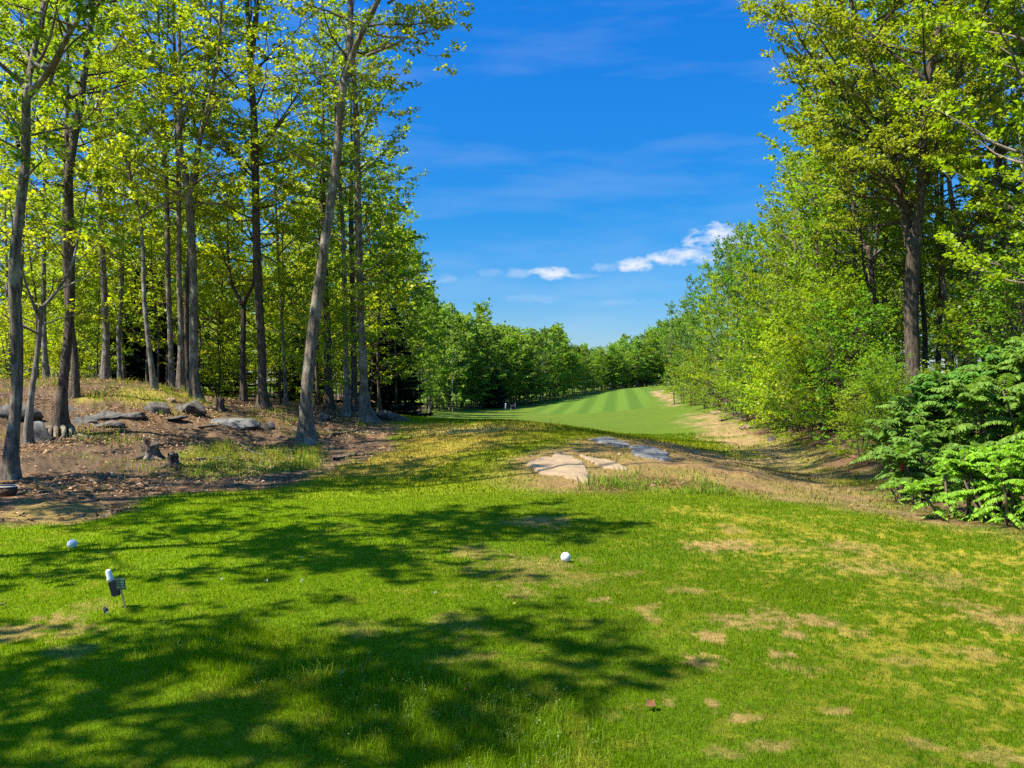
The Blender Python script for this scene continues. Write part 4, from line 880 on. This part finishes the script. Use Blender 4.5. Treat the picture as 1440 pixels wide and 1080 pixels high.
def stump(px, py, wpx, hpx, label, seed, m=M_WOOD, roots=6, hollow=True):
    x, y, z = gp(px, py); r = np.random.default_rng(seed); w = wpx/F*y/2; h = hpx/F*y; T = Tubes(); k = 18
    zz = np.linspace(0, 1, 9); an = np.arange(k)/k*6.283
    pr = (1+.9*np.exp(-zz/.25)[:, None]*(.5+.5*np.sin(an*roots+seed))[None])*(1+.1*r.normal(0, 1, (9, k)))*(.62)
    T.add(np.stack([zz*0, zz*0, zz*h-.04], 1), np.full(9, w), k, pr, cap=False)
    top = T.V[-1][-k:]; top[:, 2] += r.uniform(-.22, .22, k)*h
    inn = top*np.array([.72, .72, 1])-np.array([0, 0, h*.35]); b = T.n; T.V.append(inn); T.V.append(np.array([[0, 0, h*.35]])); T.n += k+1
    j = np.arange(k); T.Q.append(np.stack([b-k+j, b-k+(j+1) % k, b+(j+1) % k, b+j], -1)); T.T.append(np.stack([b+j, b+(j+1) % k, np.full(k, b+k)], -1))
    e = empty('tree_stump', (x, y, z), label, 'stump', rz=seed)
    T.mesh('stump_wood', m, e); R2 = Tubes()
    for i in range(roots):
        a = i*6.283/roots+r.normal(0, .3); L = w*r.uniform(1.2, 2.2); P = np.array([[math.cos(a)*t*L+w*.3*math.cos(a), math.sin(a)*t*L+w*.3*math.sin(a), h*.3*(1-t)**2-.03*t] for t in np.linspace(0, 1, 6)]); P[:, :2] += r.normal(0, .03, (6, 2))*w*3
        R2.add(P, np.linspace(w*.26, w*.06, 6), 7)
    R2.mesh('roots', m, e)
stump(212, 643, 34, 24, 'wide rotted stump with split sides on the wood floor', 31)
stump(243, 660, 24, 20, 'small dark stump with clawed roots in front of the wide rotted stump', 32, M_BARKB)
stump(310, 578, 16, 20, 'short sawn brown stump just behind the pale sunken slab', 33, M_BARKB, 4)
# bare roots below the brown maple
def roots_of(tree, px, py, seed, n, spreadpx, droppx, rad):
    o = np.array(tree.location); T = Tubes(); r = np.random.default_rng(seed)
    for i in range(n):
        a = -math.pi*.5+(i-(n-1)/2)*.42+r.normal(0, .1); L = spreadpx/F*o[1]*r.uniform(.7, 1.1); P = []
        for t in np.linspace(0, 1, 9):
            x = o[0]+math.cos(a)*L*t+.06*math.sin(t*7+i); y = o[1]+math.sin(a)*L*t*1.1; zz = max(H1(x, y)+.02, (o[2]+.30)*(1-t)+t*H1(x, y)) if t < .5 else H1(x, y)+.025*(1-t)
            P.append((x-o[0], y-o[1], zz-o[2]))
        T.add(P, np.linspace(rad, rad*.25, 9), 8)
    T.mesh('roots', M_BARKG, tree)
roots_of(T3, 88, 600, 41, 8, 46, 30, .075)
def branch(pts, wpx, label, seed, name='fallen_branch', m=M_WOOD):
    P = np.array([np.array(gp(px, py)) for px, py in pts]); P[:, 2] += .03; o = P[0].copy(); T = Tubes(); Q = resample(P-o, .12); d = P[0][1]; w = wpx/F*d/2
    T.add(Q, np.linspace(w, w*.5, len(Q)), 8); r = np.random.default_rng(seed); i = len(Q)//2
    B_ = curve(r, Q[i], nrm(Q[min(i+1, len(Q)-1)]-Q[i])+np.array([.5, .3, .4]), min(.35, .4*float(np.linalg.norm(Q[-1]-Q[0]))), 4, 0, .15); T.add(B_, np.linspace(w*.6, .004, 5), 6)
    ob = T.mesh(name, m); ob.location = o; tag(ob, label, 'branch')
branch([(274, 651), (300, 650), (322, 653)], 4, 'pale fallen branch lying in the grass tuft near the stumps', 51)
branch([(280, 604), (305, 600), (330, 607), (352, 604)], 3, 'thin crooked fallen branch below the pale sunken slab', 52)
branch([(470, 612), (500, 608), (530, 610)], 4, 'tan fallen branch on dry grass under the burred maple', 53)
branch([(470, 648), (500, 640), (525, 641)], 5, 'brown fallen branch at the turf edge right of the leaning giant', 54)
branch([(-6, 860), (9, 855)], 3, 'short dark stick lying on the near turf', 55)
branch([(1015, 593), (1030, 588), (1045, 590)], 4, 'bleached fallen branch on the dirt beside the bushes', 56)
branch([(335, 622), (356, 640), (372, 646)], 4, 'grey fallen branch crossing the grass tuft', 57)

# ---------------------------------------------------------------- tee markers, stake sign, pot, far box, fallen leaves
M_WHITE = plain('white_paint', (.62, .62, .60), .35, .5, 30, .05)
M_IRON = plain('spike_metal', (.25, .25, .25), .4, .5)
def tee_marker(px, py, dpx, label):
    x, y, z = gp(px, py); R = dpx/F*y/2; V, Fc = ico(5); n = 150; i = np.arange(n)+.5; ph = np.arccos(1-2*i/n); th = math.pi*(1+5**.5)*i
    Cc = np.stack([np.cos(th)*np.sin(ph), np.sin(th)*np.sin(ph), np.cos(ph)], 1); a = np.arccos(np.clip(V@Cc.T, -1, 1)).min(1)
    V = V*R*(1-.022*(1-ss(.05, .115, a)))[:, None]
    e = empty('tee_marker', (x, y, z), label, 'tee marker', 'white ball tee markers')
    b = mk('ball', V+np.array([0, 0, R*.93]), [(3, Fc)], M_WHITE, e, smooth=True); T = Tubes(); T.add([(0, 0, -.1), (0, 0, -.02), (0, 0, R*.2)], np.array([.003, .007, .009]), 10); T.mesh('spike', M_IRON, e)
tee_marker(795.5, 791, 14, 'white ball tee marker on open sunlit turf, in front of the rock hump')
tee_marker(101.5, 772, 13.5, 'white ball tee marker near the sandy patch at the wood edge, half in shade')

def bevel_box(sx, sy, sz, off=(0, 0, 0), bev=.003, taper=1.0):
    bm = bmesh.new(); bmesh.ops.create_cube(bm, size=1)
    for v in bm.verts:
        k = taper if v.co.z < 0 else 1; v.co = (v.co.x*sx*k, v.co.y*sy*k, v.co.z*sz)
    bmesh.ops.bevel(bm, geom=bm.edges[:], offset=bev, segments=2, affect='EDGES')
    for v in bm.verts: v.co.x += off[0]; v.co.y += off[1]; v.co.z += off[2]
    return bm
def bobj(name, bm, m, parent, smooth=False):
    me = bpy.data.meshes.new(name); bm.to_mesh(me); bm.free(); me.materials.append(m); o = bpy.data.objects.new(name, me); C.objects.link(o); o.parent = parent
    if smooth: me.polygons.foreach_set('use_smooth', np.ones(len(me.polygons), bool))
    return o
def lathe(prof, k=24):
    P = np.array(prof); an = np.arange(k)/k*6.283; V = np.stack([P[:, :1]*np.cos(an), P[:, :1]*np.sin(an), np.repeat(P[:, 1:], k, 1)], -1).reshape(-1, 3)
    i = np.arange(len(P)-1)[:, None]*k; j = np.arange(k)[None]; j2 = (j+1) % k; return V, np.stack([i+j, i+j2, i+k+j2, i+k+j], -1).reshape(-1, 4)
def sign_mat():
    m, nt, out = mat('sign_face'); tc = N(nt, 'ShaderNodeTexCoord'); mp = N(nt, 'ShaderNodeMapping'); mp.inputs['Scale'].default_value = (95, 1, 36); nt.links.new(tc.outputs['Object'], mp.inputs[0])
    n1 = N(nt, 'ShaderNodeTexNoise'); n1.inputs['Scale'].default_value = 1.7; n1.inputs['Detail'].default_value = 2; nt.links.new(mp.outputs[0], n1.inputs[0])
    w = N(nt, 'ShaderNodeTexWave'); w.bands_direction = 'Z'; w.inputs['Scale'].default_value = 16; nt.links.new(tc.outputs['Object'], w.inputs[0])
    f = mixc(nt, 'MULTIPLY', 1, ramp(nt, n1.outputs[0], [(.5, (0, 0, 0)), (.56, (1, 1, 1))]), ramp(nt, w.outputs[0], [(.45, (0, 0, 0)), (.6, (.55, .55, .55))]))
    p = N(nt, 'ShaderNodeBsdfPrincipled'); nt.links.new(mixc(nt, 'MIX', f, (.006, .055, .04), (.35, .5, .42)), p.inputs['Base Color']); p.inputs['Roughness'].default_value = .4; nt.links.new(p.outputs[0], out.inputs[0]); return m
def build_sign():
    x, y, z = gp(176, 858); u = y/F   # metres per pixel at this depth
    e = empty('stake_sign', (x, y, z), 'small leaning stake in near turf with green plate, dark box and white rounded top', 'sign'); e.rotation_euler = (math.radians(-4), math.radians(-13), math.radians(16))
    M_ST = plain('stake_wood', (.50, .33, .12), .7, .3, 60, .3); M_BK = plain('dark_plastic', (.028, .024, .034), .45, .4, 30, .25)
    L = 44*u; bobj('stake', bevel_box(.013, .010, L+.06, (0, .012, L/2-.03), .002), M_ST, e)
    fr = bobj('sign_plate', bevel_box(16.5*u, .006, 16.5*u, (-1.2*u, 0, 36*u), .0015), plain('plate_rim', (.05, .10, .075), .5), e); fr.rotation_euler = (0, math.radians(7), math.radians(-38))
    bobj('plate_face', bevel_box(15*u, .004, 15*u, (-1.2*u, -.0035, 36*u), .001), sign_mat(), fr)
    bb = bobj('dark_box', bevel_box(14*u, .06, 22*u, (-8*u, .048, 31*u), .008, .86), M_BK, e)
    V, q = lathe([(0, 17.5*u), (2.0*u, 17.2*u), (3.4*u, 16*u), (4.0*u, 14*u), (4.1*u, 6*u), (4.6*u, 4*u), (4.7*u, 0), (0, 0)], 20); o = mk('white_top', V+np.array([-11.5*u, .046, 42*u]), [(4, q)], M_WHITE, e, smooth=True)
build_sign()
def build_pot():
    x, y, z = gp(11, 699); u = y/F; e = empty('round_pot', (x, y, z), 'low round dark pot with a pale rim at the foot of the mottled trunk', 'pot')
    V, q = lathe([(0, 0), (10.5*u, 0), (12.5*u, 13*u), (11.5*u, 13*u), (10*u, 2*u), (0, 2*u)], 28); mk('pot_body', V, [(4, q)], plain('dark_clay', (.09, .055, .035), .9, .1, 20, .4), e, smooth=True)
    an = np.linspace(0, 6.283, 40); T = Tubes(); T.add(np.stack([12.4*u*np.cos(an), 12.4*u*np.sin(an), np.full(40, 13.6*u)], 1), np.full(40, .9*u), 8, cap=False); T.mesh('rim', plain('pale_rim', (.55, .5, .42), .6, .3, 20, .15), e)
build_pot()
def build_red():
    x, y = at(721.5, 97); z = H1(x, y); u = 97/F; e = empty('red_box', (x, y, z), 'tiny red box on pale pink legs at the far rough before the dark spruce', 'box')
    M_P = plain('pale_frame', (.75, .42, .42), .6); M_R = plain('dark_red', (.16, .012, .016), .6, .3, 8, .3)
    for sx in (-2.9, 2.9): bobj('leg', bevel_box(.9*u, .45, 5.6*u, (sx*u, 0, 2.8*u), .01), M_P, e)
    bobj('top_bar', bevel_box(6.9*u, .5, 1.0*u, (0, 0, 6.1*u), .01), M_P, e); bobj('box_body', bevel_box(4.8*u, .4, 4.6*u, (0, .05, 3.2*u), .02), M_R, e); bobj('lid', bevel_box(6*u, .45, 1.2*u, (-.3*u, 0, 7.25*u), .03), M_R, e)
    V, Fc = ico(3); mk('knob', V*.9*u+np.array([2.6*u, 0, 7.9*u]), [(3, Fc)], M_WHITE, e, smooth=True)
    x, y = at(711, 98); e = empty('white_post', (x, y, H1(x, y)), 'tiny grey post with white cap beyond the red box', 'post'); T = Tubes(); T.add([(0, 0, -.1), (0, 0, .3), (0, 0, .58)], np.array([1.2*u, 1.2*u, 1.1*u]), 10); T.mesh('shaft', M_IRON, e)
    V, q = lathe([(0, .74), (.9*u, .72), (1.4*u, .64), (1.4*u, .58), (0, .58)], 14); mk('cap', V, [(4, q)], M_WHITE, e, smooth=True)
build_red()
def fallen_leaf(px, py, s, col, label, seed, tilt):
    x, y, z = gp(px, py); r = np.random.default_rng(seed); n = 25; a = np.linspace(0, 6.283, n)[:-1]; lob = .55+.45*np.abs(np.sin(a*2.5))**.7; lob[0] = .3
    P = np.stack([np.sin(a)*lob*s, -np.cos(a)*lob*s, .22*s*np.sin(a*3)+.25*s*lob*lob], 1); V = np.vstack([P, [[0, 0, 0]]]); k = n-1; j = np.arange(k)
    o = mk('fallen_leaf', V, [(3, np.stack([np.full(k, k), j, (j+1) % k], -1))], plain('dry_leaf', col, .8, .2, 60, .3)); o.location = (x, y, z+.035); o.rotation_euler = (tilt, .2, seed); tag(o, label, 'leaf')
fallen_leaf(658, 978, .028, (.50, .22, .07), 'orange dry leaf standing on edge in the shaded long grass', 61, 1.1)
fallen_leaf(915, 1003, .030, (.11, .05, .016), 'brown curled dry leaf on sunlit turf right of the long grass', 62, .5)
fallen_leaf(723, 855, .016, (.65, .5, .08), 'tiny yellow leaf on sunlit turf below the reddish patch', 63, .3)
fallen_leaf(148, 868, .03, (.10, .09, .08), 'dark curled leaf on the turf just in front of the stake', 64, .9)

# ---------------------------------------------------------------- sky, sun, camera
SUN_EL = math.radians(54); sdir = nrm(np.array([-1., -.34, 0])); SUN_AZ = math.atan2(sdir[0], sdir[1])
w = bpy.data.worlds.new("World"); sc.world = w; w.use_nodes = True; nt = w.node_tree
for n_ in list(nt.nodes): nt.nodes.remove(n_)
out = N(nt, 'ShaderNodeOutputWorld'); bg = N(nt, 'ShaderNodeBackground'); bg.inputs[1].default_value = .15; nt.links.new(bg.outputs[0], out.inputs[0])
sky = N(nt, 'ShaderNodeTexSky', sky_type='NISHITA', sun_disc=False); sky.sun_elevation = SUN_EL; sky.sun_rotation = SUN_AZ % (2*math.pi); sky.air_density = 1.0; sky.dust_density = .3; sky.ozone_density = 4.0; sky.altitude = 300
hs = N(nt, 'ShaderNodeHueSaturation'); hs.inputs['Saturation'].default_value = 1.35; hs.inputs['Value'].default_value = 1.0; nt.links.new(sky.outputs[0], hs.inputs['Color'])
HS_OUT = hs.outputs[0]
# clouds by compass direction
geo = N(nt, 'ShaderNodeTexCoord'); sx = N(nt, 'ShaderNodeSeparateXYZ'); nt.links.new(geo.outputs['Generated'], sx.inputs[0])
def MT(op, a, b=None, c=None):
    n_ = N(nt, 'ShaderNodeMath', operation=op)
    for i, v in enumerate((a, b, c)):
        if v is None: continue
        if hasattr(v, 'links'): nt.links.new(v, n_.inputs[i])
        else: n_.inputs[i].default_value = v
    return n_.outputs[0]
tone = ramp(nt, sx.outputs[2], [(0, (.235, .228, .29)), (.2, (.098, .297, .383)), (.42, (.135, .39, .52)), (.60, (.75, .85, .95)), (1, (1, 1, 1))])
clear = mixc(nt, 'MULTIPLY', 1, HS_OUT, tone)
az = MT('ARCTAN2', sx.outputs[0], sx.outputs[1]); el = MT('ARCSINE', sx.outputs[2])
nz = N(nt, 'ShaderNodeTexNoise'); nz.inputs['Scale'].default_value = 38; nz.inputs['Detail'].default_value = 6; nz.inputs['Roughness'].default_value = .62
mp = N(nt, 'ShaderNodeMapping'); mp.inputs['Scale'].default_value = (1, 1, 1.9); nt.links.new(geo.outputs['Generated'], mp.inputs[0]); nt.links.new(mp.outputs[0], nz.inputs[0])
nf = MT('SUBTRACT', nz.outputs[0], .5)
total = None
CL = [(1016, 334, 36, 17, 1.0), (1040, 330, 22, 12, .8), (690, 384, 26, 7, .16), (820, 388, 30, 6, .2), (745, 420, 60, 8, .12), (860, 425, 60, 7, .12), (1012, 336, 56, 23, 1.0), (962, 362, 58, 15, .8), (892, 373, 34, 12, .85), (850, 376, 30, 8, .35), (777, 384, 36, 10, .8), (728, 384, 22, 8, .25), (606, 393, 40, 12, .3), (1000, 360, 45, 10, .4)]
for px, py, rx, ry, s in CL:
    u = (px-720)/F; v = (540-py)/F; A0 = math.atan2(u, 1); E0 = math.atan2(v, math.hypot(1, u)); ra = rx/F/(1+u*u); re = ry/F
    q = MT('ADD', MT('POWER', MT('MULTIPLY', MT('SUBTRACT', az, A0), 1/ra), 2.0), MT('POWER', MT('MULTIPLY', MT('SUBTRACT', el, E0), 1/re), 2.0))
    k = MT('MULTIPLY', MT('SMOOTH_MIN', 1.0, MT('MAXIMUM', MT('MULTIPLY', MT('ADD', MT('SUBTRACT', .85, q), MT('MULTIPLY', nf, 3.4)), .9), 0.0), .1), s)
    total = k if total is None else MT('MAXIMUM', total, k)
# thin high veil
nz2 = N(nt, 'ShaderNodeTexNoise'); nz2.inputs['Scale'].default_value = 5; nz2.inputs['Detail'].default_value = 6; mp2 = N(nt, 'ShaderNodeMapping'); mp2.inputs['Scale'].default_value = (1, 1, 6); nt.links.new(geo.outputs['Generated'], mp2.inputs[0]); nt.links.new(mp2.outputs[0], nz2.inputs[0])
veil = MT('MULTIPLY', ramp(nt, nz2.outputs[0], [(.48, (0, 0, 0)), (.75, (1, 1, 1))]), .09)
total = MT('MINIMUM', MT('MAXIMUM', MT('MAXIMUM', total, veil), 0.0), .97)
nt.links.new(mixc(nt, 'MIX', total, clear, (2.37, 2.4, 2.47)), bg.inputs[0])
sun = bpy.data.lights.new('sun', 'SUN'); sun.energy = 4.6; sun.angle = math.radians(.5); sun.color = (1, .94, .84); so = bpy.data.objects.new('sun', sun); C.objects.link(so)
from mathutils import Vector
sv = Vector((sdir[0]*math.cos(SUN_EL), sdir[1]*math.cos(SUN_EL), math.sin(SUN_EL))); so.rotation_euler = sv.to_track_quat('Z', 'Y').to_euler(); so.location = (-20, -5, 30)
cam = bpy.data.cameras.new('camera'); cam.sensor_width = 36; cam.lens = 36*F/1440; cam.clip_end = 4000; cam.clip_start = .05; co = bpy.data.objects.new('camera', cam); C.objects.link(co)
co.location = (0, 0, EYE); co.rotation_euler = (math.radians(90), 0, 0); sc.camera = co
sc.view_settings.view_transform = 'Standard'; sc.view_settings.look = 'None'; sc.view_settings.exposure = 1.5; sc.view_settings.gamma = 1
sc.render.engine = 'CYCLES'; cy = sc.cycles; cy.max_bounces = 8; cy.diffuse_bounces = 6; cy.glossy_bounces = 2; cy.transmission_bounces = 4; cy.transparent_max_bounces = 6
cy.use_denoising = False
